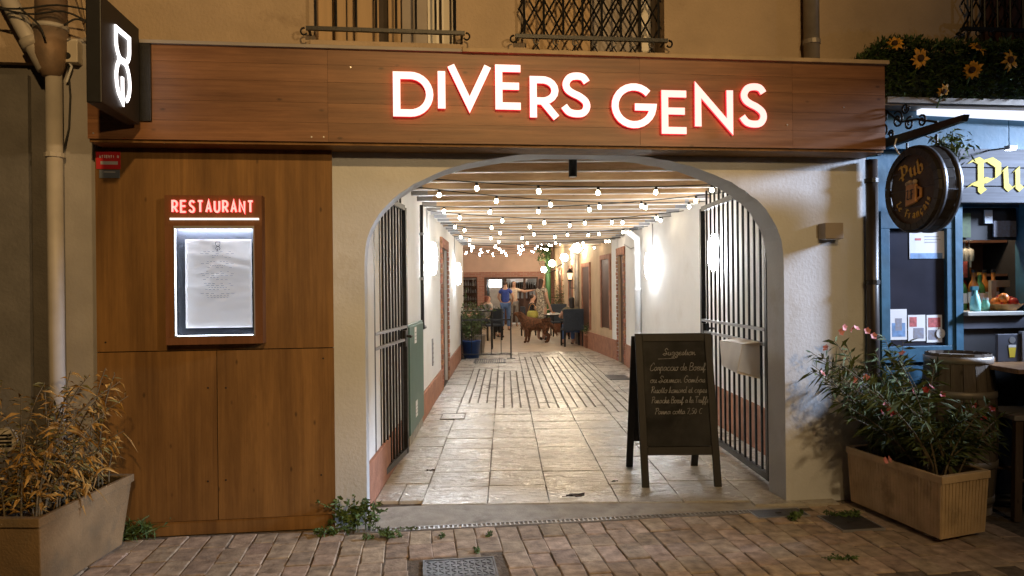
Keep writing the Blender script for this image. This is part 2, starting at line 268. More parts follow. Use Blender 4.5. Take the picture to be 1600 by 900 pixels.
# ------------------------------------------------------------------ mesh building
WM = {}
def wm(o): return WM.get(o.name, Matrix.Identity(4)) if o else Matrix.Identity(4)
class MB:
    def __init__(s): s.v = []; s.f = []; s.mi = []; s.cur = 0
    def face(s, pts):
        b = len(s.v); s.v += [Vector(p) for p in pts]; s.f.append(tuple(range(b, b+len(pts)))); s.mi.append(s.cur)
    def grid(s, rows, close=False):
        b = len(s.v); n = len(rows[0])
        for r in rows: s.v += [Vector(p) for p in r]
        for i in range(len(rows)-1):
            for j in range(n if close else n-1):
                k = (j+1) % n
                s.f.append((b+i*n+j, b+i*n+k, b+(i+1)*n+k, b+(i+1)*n+j)); s.mi.append(s.cur)
    def box8(s, c):
        b = len(s.v); s.v += [Vector(p) for p in c]
        for q in ((0, 3, 2, 1), (4, 5, 6, 7), (0, 1, 5, 4), (1, 2, 6, 5), (2, 3, 7, 6), (3, 0, 4, 7)):
            s.f.append(tuple(b+i for i in q)); s.mi.append(s.cur)
        return s
    def box(s, x0, y0, z0, x1, y1, z1, T=None):
        c = [(x0, y0, z0), (x1, y0, z0), (x1, y1, z0), (x0, y1, z0), (x0, y0, z1), (x1, y0, z1), (x1, y1, z1), (x0, y1, z1)]
        if T is not None: c = [T @ Vector(p) for p in c]
        return s.box8(c)
    def prism(s, poly, ext, cap=True):
        n = len(poly); e = Vector(ext); b = len(s.v)
        s.v += [Vector(p) for p in poly] + [Vector(p)+e for p in poly]
        if cap: s.f.append(tuple(range(b, b+n))[::-1]); s.f.append(tuple(range(b+n, b+2*n))); s.mi += [s.cur]*2
        for i in range(n):
            j = (i+1) % n; s.f.append((b+i, b+j, b+n+j, b+n+i)); s.mi.append(s.cur)
        return s
    def tube(s, pts, r, n=8, cap=True):
        pts = [Vector(p) for p in pts]; rr = r if isinstance(r, (list, tuple)) else [r]*len(pts); rows = []
        up = None
        for i, p in enumerate(pts):
            d = (pts[min(i+1, len(pts)-1)]-pts[max(i-1, 0)]).normalized()
            if up is None: up = Vector((0, 0, 1)) if abs(d.z) < .9 else Vector((1, 0, 0))
            a = d.cross(up)
            if a.length < 1e-4: a = d.orthogonal()
            a.normalize(); bb = a.cross(d).normalized(); up = bb
            rows.append([p + (a*math.cos(2*PI*k/n)+bb*math.sin(2*PI*k/n))*rr[i] for k in range(n)])
        b = len(s.v); s.grid(rows, True)
        if cap:
            s.f.append(tuple(range(b, b+n))[::-1]); e = b+(len(rows)-1)*n; s.f.append(tuple(range(e, e+n))); s.mi += [s.cur]*2
        return s
    def lathe(s, prof, n=16, T=None):
        rows = []
        for r, z in prof:
            rows.append([Vector((r*math.cos(2*PI*k/n), r*math.sin(2*PI*k/n), z)) for k in range(n)])
        if T is not None: rows = [[T @ p for p in r] for r in rows]
        s.grid(rows, True); return s
    def ball(s, c, r, n=10, k=6, sz=1.0):
        c = Vector(c); s.lathe([(max(1e-4, r*math.sin(PI*i/k)), -r*sz*math.cos(PI*i/k)) for i in range(k+1)], n, Matrix.Translation(c)); return s
    def build(s, name, ma, parent=None, smooth=False, bevel=0, kind=None, label=None):
        me = bpy.data.meshes.new(name); inv = wm(parent).inverted()
        me.from_pydata([inv @ p for p in s.v], [], s.f)
        mats = ma if isinstance(ma, list) else [ma]
        for q in mats: me.materials.append(q)
        if len(mats) > 1: me.polygons.foreach_set('material_index', s.mi)
        bm = bmesh.new(); bm.from_mesh(me); bmesh.ops.recalc_face_normals(bm, faces=bm.faces); bm.to_mesh(me); bm.free()
        if smooth: me.polygons.foreach_set('use_smooth', [True]*len(me.polygons))
        o = bpy.data.objects.new(name, me); COL.objects.link(o)
        if parent: o.parent = parent
        WM[o.name] = wm(parent).copy()
        if bevel:
            md = o.modifiers.new('bevel', 'BEVEL'); md.width = bevel; md.segments = 2; md.limit_method = 'ANGLE'
        if kind: o['kind'] = kind
        if label: o['label'] = label
        return o
def tag(o, label=None, cat=None, group=None, kind=None):
    if label: o['label'] = label
    if cat: o['category'] = cat
    if group: o['group'] = group
    if kind: o['kind'] = kind
    return o
def thing(name, label, cat, loc=(0, 0, 0), rz=0, group=None):
    o = bpy.data.objects.new(name, None); COL.objects.link(o); o.location = loc; o.rotation_euler = (0, 0, rz)
    o.empty_display_size = .1
    WM[o.name] = Matrix.Translation(Vector(loc)) @ Matrix.Rotation(rz, 4, 'Z')
    return tag(o, label, cat, group)
def inst(src, parent, T, name=None):
    """a copy of a piece (sharing mesh data) whose local axes sit at the world matrix T"""
    c = src.copy(); COL.objects.link(c); c.parent = parent; c.matrix_local = wm(parent).inverted() @ T
    WM[c.name] = T; return c
def place(o, T):
    o.matrix_local = wm(o.parent).inverted() @ T; WM[o.name] = T
def copy_tree(o, parent=None):
    c = o.copy(); COL.objects.link(c); c.parent = parent
    for ch in list(o.children): copy_tree(ch, c)
    return c
def zbox(px0, py0, px1, py1, yf, depth):
    """box whose front face fills these pixels on the facade-parallel plane y = yf"""
    mx, my = (px0+px1)/2, (py0+py1)/2
    return (P(px0, my, yf).x, yf, P(mx, py1, yf).z, P(px1, my, yf).x, yf+depth, P(mx, py0, yf).z)
def arc(cx, cy, rx, ry, a0, a1, n=10):
    return [(cx+rx*math.cos(math.radians(a0+(a1-a0)*i/n)), cy+ry*math.sin(math.radians(a0+(a1-a0)*i/n))) for i in range(n+1)]
def catmull(p, k=4):
    o = []
    for i in range(len(p)-1):
        a, b, c, d = p[max(i-1, 0)], p[i], p[i+1], p[min(i+2, len(p)-1)]
        for j in range(k):
            t = j/k
            o.append(tuple(.5*((2*b[q])+(c[q]-a[q])*t+(2*a[q]-5*b[q]+4*c[q]-d[q])*t*t+(3*b[q]-a[q]-3*c[q]+d[q])*t**3) for q in range(2)))
    return o+[p[-1]]
def ribbon(mb, pts, wd, O, ex, ey, nn, dep, closed=False, front=0, side=1):
    """flat stroke of width wd along pts (2D, metres), extruded from O plane by dep along nn"""
    n = len(pts); Lf, Rt = [], []
    for i in range(n):
        p = Vector(pts[i])
        a = Vector(pts[i-1]) if (closed or i > 0) else None; b = Vector(pts[(i+1) % n]) if (closed or i < n-1) else None
        d1 = (p-a).normalized() if a is not None else None; d2 = (b-p).normalized() if b is not None else None
        if d1 is None: d1 = d2
        if d2 is None: d2 = d1
        n1 = Vector((-d1.y, d1.x)); n2 = Vector((-d2.y, d2.x)); mi = (n1+n2)
        if mi.length < 1e-5: mi = n1
        mi.normalize(); k = min(1/max(mi.dot(n1), .3), 2.6)
        Lf.append(p+mi*wd/2*k); Rt.append(p-mi*wd/2*k)
    W = lambda q, h: O+ex*q.x+ey*q.y+nn*h
    rng = range(n if closed else n-1)
    for i in rng:
        j = (i+1) % n
        mb.cur = side; mb.face([W(Lf[i], 0), W(Lf[j], 0), W(Rt[j], 0), W(Rt[i], 0)])
        mb.cur = front; mb.face([W(Lf[i], dep), W(Rt[i], dep), W(Rt[j], dep), W(Lf[j], dep)])
        mb.cur = side; mb.face([W(Lf[i], 0), W(Lf[i], dep), W(Lf[j], dep), W(Lf[j], 0)]); mb.face([W(Rt[i], 0), W(Rt[j], 0), W(Rt[j], dep), W(Rt[i], dep)])
    if not closed:
        for i in (0, n-1): mb.cur = side; mb.face([W(Lf[i], 0), W(Rt[i], 0), W(Rt[i], dep), W(Lf[i], dep)])
    mb.cur = 0
SS = catmull([(.96, .84), (.8, .97), (.52, 1.0), (.24, .95), (.09, .79), (.16, .64), (.38, .54), (.65, .46), (.9, .33), (.95, .17), (.8, .03), (.5, 0), (.2, .05), (0, .2)])
LET = {
 'D': [([(0, 0), (0, 1), (.42, 1)]+arc(.42, .5, .58, .5, 80, -80, 12)+[(.42, 0)], True)],
 'I': [([(.5, 0), (.5, 1)], False)],
 'V': [([(0, 1), (.5, 0), (1, 1)], False)],
 'E': [([(1, 1), (0, 1), (0, 0), (1, 0)], False), ([(0, .53), (.93, .53)], False)],
 'R': [([(0, 0), (0, 1), (.42, 1)]+arc(.42, .72, .52, .28, 80, -80, 8)+[(.42, .44), (.02, .44)], False), ([(.4, .44), (1, 0)], False)],
 'S': [(SS, False)],
 'G': [(arc(.5, .5, .5, .5, 42, 352, 22)+[(1, .47), (.52, .47)], False)],
 'N': [([(0, 0), (0, 1), (1, 0), (1, 1)], False)],
 'T': [([(.5, 0), (.5, 1)], False), ([(0, 1), (1, 1)], False)],
 'A': [([(0, 0), (.5, 1), (1, 0)], False), ([(.2, .33), (.8, .33)], False)],
 'U': [([(0, 1), (0, .35)]+arc(.5, .35, .5, .35, 190, 350, 8)+[(1, .35), (1, 1)], False)],
}
def letter(mb, ch, O, ex, ey, nn, wd, ht, sw, dep):
    for k, (pts, cl) in enumerate(LET[ch]):
        q = [(sw/2+x*(wd-sw), sw/2+y*(ht-sw)) for x, y in pts]
        ribbon(mb, q, sw, O, ex, ey, nn, dep-.0006*k, cl)
X, Y, Z = Vector((1, 0, 0)), Vector((0, 1, 0)), Vector((0, 0, 1))
# ================================================================== GROUND AND STREET
gm = MB(); gm.box(-60, -60, -.3, 60, 80, -.045); tag(gm.build('ground', M['asphalt']), kind='structure')
pav = MB().box(-6, -6, -.04, 9, .1, -.008).build('pavement', M['mortar']); tag(pav, kind='structure')
def paver_mesh(w, l, h, seed):
    rr = random.Random(seed); b = MB(); j = lambda: rr.uniform(-.004, .004)
    x, y = w/2, l/2; e = .004
    lo = [(-x, -y, -h), (x, -y, -h), (x, y, -h), (-x, y, -h)]
    mid = [(p[0]+j(), p[1]+j(), -e) for p in lo]
    top = [(p[0]*(1-e/x*1.3), p[1]*(1-e/y*1.3), rr.uniform(-.002, .002)) for p in mid]
    for a, c in ((lo, mid), (mid, top)): b.grid([a, c], True)
    b.face(top); return b
PV = [paver_mesh(.124+.004*(i % 3), l, .03, i).build('paver', M['paver'], pav, False) for i, l in enumerate((.16, .19, .22, .25, .2, .23))]
used = set()
rr = random.Random(3)
x = -2.55; ci = 0
grate_line = lambda xx: -.17 if -.45 < xx < 2.55 else -.07 if xx < -.45 else -.03
planters_clear = []
while x < 3.55:
    y = grate_line(x) - .005 - rr.random()*.02
    first = True
    while y > -1.22:
        k = rr.randrange(6); L = (.16, .19, .22, .25, .2, .23)[k]
        if first: L_off = rr.uniform(0, .04); first = False
        yy = y - L/2 - .004
        T = Matrix.Translation((x+rr.uniform(-.003, .003), yy, rr.uniform(-.006, .003))) @ Matrix.Rotation(rr.gauss(0, .018), 4, 'Z') @ Matrix.Rotation(rr.gauss(0, .007), 4, 'X') @ Matrix.Rotation(rr.gauss(0, .008), 4, 'Y')
        mh = (P(668, 880).x, 0)
        g0, g1 = G(668, 900), G(768, 874)
        if not (g0.x-.05 < x < g1.x+.06 and yy < g1.y+.08):
            if k not in used: place(PV[k], T); used.add(k)
            else: inst(PV[k], pav, T)
        y -= L + .007
    x += .1335; ci += 1
# cast iron cover in the street
g1 = G(719, 874); g0 = G(668, 900)
t = thing('manhole_cover', 'square grey metal cover set in the paving at the bottom of the picture', 'manhole cover', (G(719, 890).x, g1.y-.2, 0))
cx, cy = t.location.x, t.location.y; hw = .185
b = MB(); b.box(cx-hw, cy-.2, -.03, cx+hw, cy+.2, .0); b.build('plate', M['hoop'], t)
b = MB()
for (a0, b0, a1, b1) in ((-hw-.012, -.212, hw+.012, -.2), (-hw-.012, .2, hw+.012, .212), (-hw-.012, -.2, -hw-.002, .2), (hw+.002, -.2, hw+.012, .2)): b.box(cx+a0, cy+b0, -.03, cx+a1, cy+b1, .003)
b.build('frame', M['hoop'], t)
b = MB()
for i in range(11):
    for j in range(11):
        px_, py_ = cx-.165+i*.033, cy-.17+j*.034; a = PI/4 if (i+j) % 2 else -PI/4
        b.box(-.014, -.004, 0, .014, .004, .003, Matrix.Translation((px_, py_, 0)) @ Matrix.Rotation(a, 4, 'Z'))
b.build('tread_rib', M['hoop'], t, kind='stuff')
# ------------------------------------------------------------------ threshold and drain
ARX0, ARX1 = -.3535, 2.486
th = MB(); th.box8([(-.62, -.105, -.03), (2.6, -.105, -.03), (2.6, .3, -.03), (-.62, .3, -.03), (-.62, -.105, -.004), (2.6, -.105, -.004), (2.6, .3, .012), (-.62, .3, .012)])
tag(th.build('threshold_slab', M['concrete'], bevel=.004), kind='structure')
t = thing('drain_channel', 'long black slotted drain grating running along the foot of the concrete threshold', 'drain', (1.0, -.14, 0))
b = MB(); b.box(-.42, -.172, -.03, 2.5, -.164, .001); b.box(-.42, -.116, -.03, 2.5, -.108, .001); b.box(-.42, -.142, -.02, 2.5, -.138, -.001); b.build('frame', M['grey_metal'], t)
b = MB()
for i in range(97): xx = -.415+i*.03; b.box(xx, -.164, -.02, xx+.011, -.116, 0)
b.build('grate_bar', M['grey_metal'], t, kind='stuff')
MB().box(-.42, -.165, -.034, 2.5, -.115, -.026).build('trough', M['black'], t)
def cover(px0, py0, px1, py1, label):
    a, c = G(px0, py1), G(px1, py0); x0, x1 = sorted((G((px0+px1)/2-(px1-px0)*.42, (py0+py1)/2).x, G((px0+px1)/2+(px1-px0)*.42, (py0+py1)/2).x)); y0, y1 = sorted((a.y, c.y))
    t = thing('inspection_cover', label, 'cover', ((x0+x1)/2, (y0+y1)/2, 0))
    MB().box(x0+.01, y0+.01, -.02, x1-.01, y1-.01, .004).build('plate', M['hoop'], t, bevel=.003)
    b = MB(); b.box(x0, y0, -.02, x1, y0+.008, .007); b.box(x0, y1-.008, -.02, x1, y1, .007); b.box(x0, y0+.008, -.02, x0+.008, y1-.008, .007); b.box(x1-.008, y0+.008, -.02, x1, y1-.008, .007); b.build('rim', M['grey_metal'], t)
    b = MB(); b.tube([((x0+x1)/2-.02, (y0+y1)/2, .005), ((x0+x1)/2+.02, (y0+y1)/2, .005)], .004, 5); b.build('lifting_slot', M['black'], t)
cover(1165, 793, 1268, 812, 'dark metal cover in the paving at the foot of the white pillar')
cover(1287, 802, 1372, 832, 'dark square cover in the paving beside the ribbed planter')
# ================================================================== PASSAGE
fl = MB(); fl.box8([U(-1.1, 4.9, -.04), U(2.5, 4.9, -.04), U(2.5, 17.2, -.04), U(-1.1, 17.2, -.04), U(-1.1, 5.35, .0), U(2.5, 5.05, .0), U(2.5, 17.2, 0), U(-1.1, 17.2, 0)])
floor = tag(fl.build('passage_floor', M['grout']), kind='structure')
ug = [-.93, -.593, -.136, .29, .77, 1.22, 1.68, 2.26]
rr = random.Random(11)
def slab(u0, v0, u1, v1, mt, name='tile', h=.016):
    b = MB(); g = .006; j = lambda: rr.uniform(-.0035, .0035)
    q = [(u0+g/2+j(), v0+g/2+j()), (u1-g/2+j(), v0+g/2+j()), (u1-g/2+j(), v1-g/2+j()), (u0+g/2+j(), v1-g/2+j())]
    zz = h+rr.uniform(-.002, .002); ti = [rr.uniform(-.0018, .0018) for _ in q]; c = ((u0+u1)/2, (v0+v1)/2)
    lo = [U(a, b_, -.01) for a, b_ in q]; mi = [U(a, b_, zz-.003+t_) for (a, b_), t_ in zip(q, ti)]
    tp = [U(c[0]+(a-c[0])*.985, c[1]+(b_-c[1])*.985, zz+t_) for (a, b_), t_ in zip(q, ti)]
    b.grid([lo, mi], True); b.grid([mi, tp], True); b.face(tp)
    return b.build(name, mt, floor)
for ci in range(7):
    v = 5.07 if ci < 6 else 4.98
    if ci == 0: v = 5.17
    off = [0, 0, .02, -.01, .03, .1, .15][ci]
    k = 0
    while v < 17.0:
        L = .445+rr.uniform(-.01, .01)
        if k == 0: L += off
        u0, u1 = ug[ci], ug[ci+1]
        vm = v+L/2
        grooved = (8.9 < vm < 11.6 and ci in (2, 3, 4, 5)) or (9.4 < vm < 13.3 and ci in (1, 2)) or (11.6 <= vm < 15.6 and ci in (3, 4, 5))
        if grooved:
            n = 4; g = .011
            for q in range(n):
                a, c = u0+(u1-u0)*q/n, u0+(u1-u0)*(q+1)/n
                slab(a+g*.7, v-.002, c-g*.7, min(v+L, 17.05)+.002, M['plank_tile'], 'plank')
        else:
            if ci == 0 and k == 0: slab(u0, v, u0+.17, v+L, M['tile']); slab(u0+.17, v, u1, v+L, M['tile'])
            else: slab(u0, v, u1, min(v+L, 17.05), M['tile'])
        v += L; k += 1
cf = MB(); cf.box8([U(-6, 17.05, -.04), U(2.6, 17.05, -.04), U(2.6, 31, -.04), U(-6, 31, -.04), U(-6, 17.05, .008), U(2.6, 17.05, .008), U(2.6, 31, .008), U(-6, 31, .008)])
tag(cf.build('courtyard_floor', M['court']), kind='structure')
b = MB().box8([U(1.3, 14.6, .01), U(2.0, 14.6, .01), U(2.0, 15.5, .01), U(1.3, 15.5, .01), U(1.3, 14.6, .022), U(2.0, 14.6, .022), U(2.0, 15.5, .022), U(1.3, 15.5, .022)])
# grates let in the passage floor
def floor_grate(px0, py0, px1, py1, label):
    g = uvz(G(px0, (py0+py1)/2, .02)); h = uvz(G(px1, (py0+py1)/2, .02)); v0, v1 = uvz(G((px0+px1)/2, py1, .02))[1], uvz(G((px0+px1)/2, py0, .02))[1]
    t = thing('floor_grate', label, 'floor grate', U((g[0]+h[0])/2, (v0+v1)/2, .02), -A2)
    du, dv = abs(h[0]-g[0])/2, abs(v1-v0)/2
    T = wm(t); b = MB()
    for a in (-1, 1):
        b.box(-du, a*dv-.012, -.01, du, a*dv+.012, .006, T); b.box(a*du-.012, -dv+.012, -.01, a*du+.012, dv-.012, .006, T)
    b.build('frame', M['hoop'], t)
    b = MB(); n = 14
    for i in range(n): xx = -du+2*du*(i+.5)/n; b.box(xx-.008, -dv+.013, -.008, xx+.008, dv-.013, .004, T)
    b.build('bar', M['hoop'], t, kind='stuff'); MB().box(-du+.012, -dv+.013, -.011, du-.012, dv-.013, -.0085, T).build('pit', M['black'], t)
floor_grate(742, 561, 789, 567, 'dark flat floor grating in front of the barred folding screen')
floor_grate(950, 586, 980, 593, 'small dark floor grating near the foot of the brick doorway')
# square access hatch joint in left tiles
b = MB()
h0 = uvz(G(689, 651, .02)); h1 = uvz(G(727, 651, .02)); v0, v1 = h0[1]-.17, h0[1]+.2
T = MU
t = thing('access_hatch', 'thin framed square hatch in the pale tiles left of the grooved paving', 'hatch', U((h0[0]+h1[0])/2, h0[1], .018), -A2)
u0, u1 = h0[0], h1[0]
for q in ((u0, v0, u1, v0+.014), (u0, v1-.014, u1, v1), (u0, v0+.014, u0+.014, v1-.014), (u1-.014, v0+.014, u1, v1-.014)): b.box(q[0], q[1], .01, q[2], q[3], .0235, T)
b.build('frame', M['grout'], t); MB().box(u0+.014, v0+.014, .01, u1-.014, v1-.014, .0215, T).build('lid', M['tile'], t); MB().box((u0+u1)/2-.02, (v0+v1)/2, .0216, (u0+u1)/2+.02, (v0+v1)/2+.02, .024, T).build('handle', M['hoop'], t)
# ---- walls of the passage
UL, UR = -.956, 2.28
t = thing('passage_wall', 'long white plastered wall with a brick red base along the passage behind the narrower gate leaf', 'wall', U(UL, 5, 0), -A2)
b = MB()
dL0, dL1, dH = 11.0, 12.1, 2.12
for v0, v1, z0, z1 in ((5.0, dL0, 0, 2.7), (dL1, 16.9, 0, 2.7), (dL0, dL1, dH, 2.7)): b.box(UL-.3, v0, z0, UL, v1, z1, MU)
b.build('wall_face', M['plaster_white'], t)
b = MB(); b.box(UL, 5.0, 0, UL+.025, dL0-.12, .31, MU); b.box(UL, dL1+.12, 0, UL+.025, 16.9, .31, MU); b.build('base', M['terracotta'], t, bevel=.004)
def brick_frame(t, u, sgn, v0, v1, h, wd=.12, proud=.03):
    """bricks round a doorway in the passage wall"""
    proto = None
    for (a, c) in ((v0-wd, v0), (v1, v1+wd)):
        z = 0; k = 0
        while z < h-.01:
            hh = .068; b = MB(); e = (.0 if k % 2 else .02)
            a2, c2 = (a+e, c) if a < v0 else (a, c-e)
            b.box(u, a2+.003, z+.004, u+sgn*(proud+.004*(k % 3)), c2-.003, z+hh, MU); b.build('brick', M['brick'], t); z += .075; k += 1
    v = v0-wd
    while v < v1+wd-.02:
        b = MB(); b.box(u, v+.003, h+.003, u+sgn*(proud+.003), min(v+.075, v1+wd)-.003, h+.15, MU); b.build('brick', M['brick'], t); v += .075
    b = MB(); b.box(u-sgn*.01, v0-wd+.01, 0, u+sgn*.008, v0-.001, h+.14, MU); b.box(u-sgn*.01, v1+.001, 0, u+sgn*.008, v1+wd-.01, h+.14, MU); b.box(u-sgn*.01, v0-.001, h, u+sgn*.008, v1+.001, h+.14, MU); b.build('mortar', M['brick_mortar'], t)
brick_frame(t, UL, 1, dL0, dL1, dH)
d = MB().box(UL-.09, dL0, 0, UL-.04, dL1, dH, MU).build('door', M['doorbrown'], t)
b = MB()
for z0, z1 in ((.15, .9), (1.0, 1.95)): b.box(UL-.0395, dL0+.15, z0, UL-.03, dL1-.15, z1, MU)
b.build('door_panel', M['doorbrown'], d, bevel=.004)
MB().ball(U(UL-.015, dL0+.1, 1.05), .03).build('knob', M['alu'], d, True)
# right wall
t = thing('passage_wall', 'white plastered wall along the passage behind the chalkboard, turning tan beyond the brick doorways', 'wall', U(UR, 5, 0), -A2)
b = MB(); R0, R1 = 14.0, 14.75
for v0, v1, z0, z1 in ((5.4, R0, 0, 2.7), (R0, R1, 2.12, 2.7)): b.box(UR, v0, z0, UR+.3, v1, z1, MU)
b.build('wall_face', M['plaster_white'], t)
def rear(v):
    return UR if v < 14.75 else UR-(v-14.75)/4.25*.33 if v < 19 else UR-.33+(v-19)*.004
b = MB(); b.box8([U(rear(a_)-o_, a_, z_) for z_ in (0, 2.69) for a_, o_ in ((14.752, .012), (14.752, -.01), (15.3, -.01), (15.3, .012))]); b.build('white_strip', M['plaster_white'], t)
b = MB()
hts = 2.7
for v0, v1 in ((14.75, 16.9), (16.9, 19), (19, 30.2)):
    zt = 2.7 if v0 < 16.5 else 5.0
    b.box8([U(rear(v0), v0, 0), U(rear(v0)+.3, v0, 0), U(rear(v1)+.3, v1, 0), U(rear(v1), v1, 0), U(rear(v0), v0, zt), U(rear(v0)+.3, v0, zt), U(rear(v1)+.3, v1, zt), U(rear(v1), v1, zt)])
b.build('rear_wall_face', M['tanwall'], t)
b = MB()
b.box(UR-.025, 5.4, 0, UR, R0-.13, .42, MU)
for v0, v1 in ((14.9, 19), (19, 30)):
    b.box8([U(rear(v0)-.03, v0, 0), U(rear(v0), v0, 0), U(rear(v1), v1, 0), U(rear(v1)-.03, v1, 0), U(rear(v0)-.03, v0, .42), U(rear(v0), v0, .42), U(rear(v1), v1, .42), U(rear(v1)-.03, v1, .42)])
b.build('base', M['terracotta'], t)
brick_frame(t, UR, -1, R0, R1, 2.12)
d = MB().box(UR+.04, R0, 0, UR+.09, R1, 2.12, MU).build('door', M['doorbrown'], t)
def rear_opening(va, vb, z0, z1, sill=True):
    pa, pb = rear(va), rear(vb); e = .015
    f = MB()
    f.box8([U(pa-e, va, z0), U(pa+.02, va, z0), U(pb+.02, vb, z0), U(pb-e, vb, z0), U(pa-e, va, z1), U(pa+.02, va, z1), U(pb+.02, vb, z1), U(pb-e, vb, z1)])
    s = f.build('shutter', M['doorbrown'], t)
    f = MB(); w_ = .1
    for a, c, q0, q1 in ((va-w_, va, z0-.02, z1+w_), (vb, vb+w_, z0-.02, z1+w_), (va, vb, z1, z1+w_)):
        ra, rc = rear(a), rear(c)
        f.box8([U(ra-.035, a, q0), U(ra, a, q0), U(rc, c, q0), U(rc-.035, c, q0), U(ra-.035, a, q1), U(ra, a, q1), U(rc, c, q1), U(rc-.035, c, q1)])
    f.build('surround', M['terracotta'], s)
rear_opening(15.5, 16.3, .62, 2.1); rear_opening(17.7, 18.6, .5, 2.0); rear_opening(21.3, 22.4, .5, 2.05); rear_opening(25.4, 26.6, .5, 2.1)
# ---- roof of the passage
t = thing('timber_roof', 'pale timber roof on many cross rafters over the passage', 'roof', U(.66, 11, 2.47), -A2)
Rz = 2.47
r0 = MB(); r0.box(-1.66, -.03, 0, 1.66, .03, .2); raf = r0.build('rafter', M['rafter_wood'], t, bevel=.004)
for p in raf.data.vertices: pass
strip = MB().box(-1.655, -.024, -.008, 1.655, .024, -.0005).build('rafter_strip', M['sticker'], t)
h0_ = MB(); h0_.box(-.17, -.036, -.004, .0, .036, .1); hang = h0_.build('rafter_hanger', M['grey_metal'], t)
raf.data.transform(wm(t)); hang.data.transform(wm(t))
k = 0; v = 5.18
while v < 16.9:
    T = MU @ Matrix.Translation((.66, v, Rz+rr.uniform(-.006, .006))) @ Matrix.Rotation(rr.gauss(0, .0025), 4, 'Z')
    TL = MU @ Matrix.Translation((UL+.17, v, Rz)); TR = MU @ Matrix.Translation((UR+.002, v, Rz))
    if k == 0: place(raf, T); place(hang, TL)
    else: inst(raf, t, T); inst(hang, t, TL)
    inst(hang, t, TR)
    if k == 0: strip.data.transform(wm(t)); place(strip, T)
    else: inst(strip, t, T)
    v += .49; k += 1
b = MB()
bd = None
for i in range(20):
    v0 = 5.0+i*.595
    o = MB().box(UL-.1, v0+.004, 2.675, UR+.1, v0+.591, 2.70, MU).build('roof_board', M['rafter_wood'], t)
# ================================================================== RESTAURANT BUILDING
HW = .25
bld = thing('restaurant_building', 'tan plastered building front with a wide white arch and barred upper windows', 'building', (0, 0, 0))
XW0, XW1, ZT = -2.02, 3.1, 2.9
cxA, ax, zs, hA = (ARX0+ARX1)/2, (ARX1-ARX0)/2, 1.66, .735
NX = 28
sup = []
for i in range(NX*2+1):
    th_ = PI*(1-i/(2*NX)); c, s = math.cos(th_), math.sin(th_); e = 2/2.3
    sup.append((cxA+ax*math.copysign(abs(c)**e, c), zs+hA*abs(s)**e))
_r = random.Random(19); sup = [sup[0]]+[(x_+_r.uniform(-.004, .004), z_+_r.uniform(-.004, .004)) for x_, z_ in sup[1:-1]]+[sup[-1]]
sup = [(ARX0, -.05)]+sup+[(ARX1, -.05)]
def archwall(x0, x1, y0, y1, zt):
    b = MB(); mid = [p for p in sup[1:-1]]
    b.box(x0, y0, -.05, ARX0, y1, zt); b.box(ARX1, y0, -.05, x1, y1, zt)
    for i in range(len(mid)-1):
        (xa, za), (xb, zb) = mid[i], mid[i+1]
        if xb-xa < 1e-5: continue
        for y in (y0, y1): b.face([(xa, y, za), (xb, y, zb), (xb, y, zt), (xa, y, zt)])
        b.face([(xa, y0, za), (xb, y0, zb), (xb, y1, zb), (xa, y1, za)])
    b.face([(ARX0, y0, zt), (ARX1, y0, zt), (ARX1, y1, zt), (ARX0, y1, zt)])
    return b
archwall(XW0, XW1, 0, HW, ZT).build('arch_wall', M['plaster_cream'], bld)
# upper wall with window openings
w1 = (P(492, 30, 0).x, P(712, 60, 0).x); w2 = (P(822, 30, 0).x, P(1038, 30, 0).x); w3 = (P(1508, 30).x, P(1640, 30).x)
z_s1 = P(600, 67, .0).z; z_s2 = P(930, 81, 0).z; ZTOP = 5.6
UP = bld
b = MB()
segs = [(-2.6, w1[0]), (w1[1], w2[0]), (w2[1], w3[0]), (w3[1], 6.0)]
for a, c in segs: b.box(a, 0, ZT, c, .35, ZTOP)
for (a, c), zs_ in ((w1, z_s1), (w2, z_s2), (w3, 3.2)): b.box(a, 0, ZT, c, .35, zs_); b.box(a, 0, 4.9, c, .35, ZTOP)
b.build('upper_wall', M['plaster_tan'], bld)
def window(w_, zs_, panes, gap=.2):
    fr = MB(); x0, x1 = w_
    fr.box(x0, gap, zs_, x1, gap+.02, 4.9); back = fr.build('window', M['darkgrille'], bld)
    for (a, c, mt, yy, nm) in panes:
        xa, xc = x0+(x1-x0)*a, x0+(x1-x0)*c
        MB().box(xa, yy, zs_+.01, xc, yy+.03, 4.88).build(nm, mt, back, bevel=.004)
    sl = MB(); sl.box(x0-.03, -.03, zs_-.05, x1+.03, gap, zs_-.001); sl.build('sill', M['plaster_tan'], back, bevel=.006)
    return back
window(w1, z_s1, [(0, .1, M['curtain'], .16, 'shutter'), (.11, .2, M['curtain'], .15, 'shutter'), (.21, .44, M['curtain'], .155, 'shutter'), (.51, .6, M['curtain'], .14, 'frame'), (.61, .8, M['shutter_grey'], .16, 'pane'), (.8, .885, M['winwhite'], .15, 'frame'), (.905, .995, M['winwhite'], .14, 'frame')])
window(w2, z_s2, [(0, .5, M['curtain'], .17, 'shutter'), (.51, .86, M['shutter_grey'], .17, 'pane'), (.88, .95, M['winwhite'], .15, 'frame')])
window(w3, 3.2, [(.05, .4, M['curtain'], .17, 'shutter'), (.45, .9, M['doorbrown'], .17, 'shutter')])
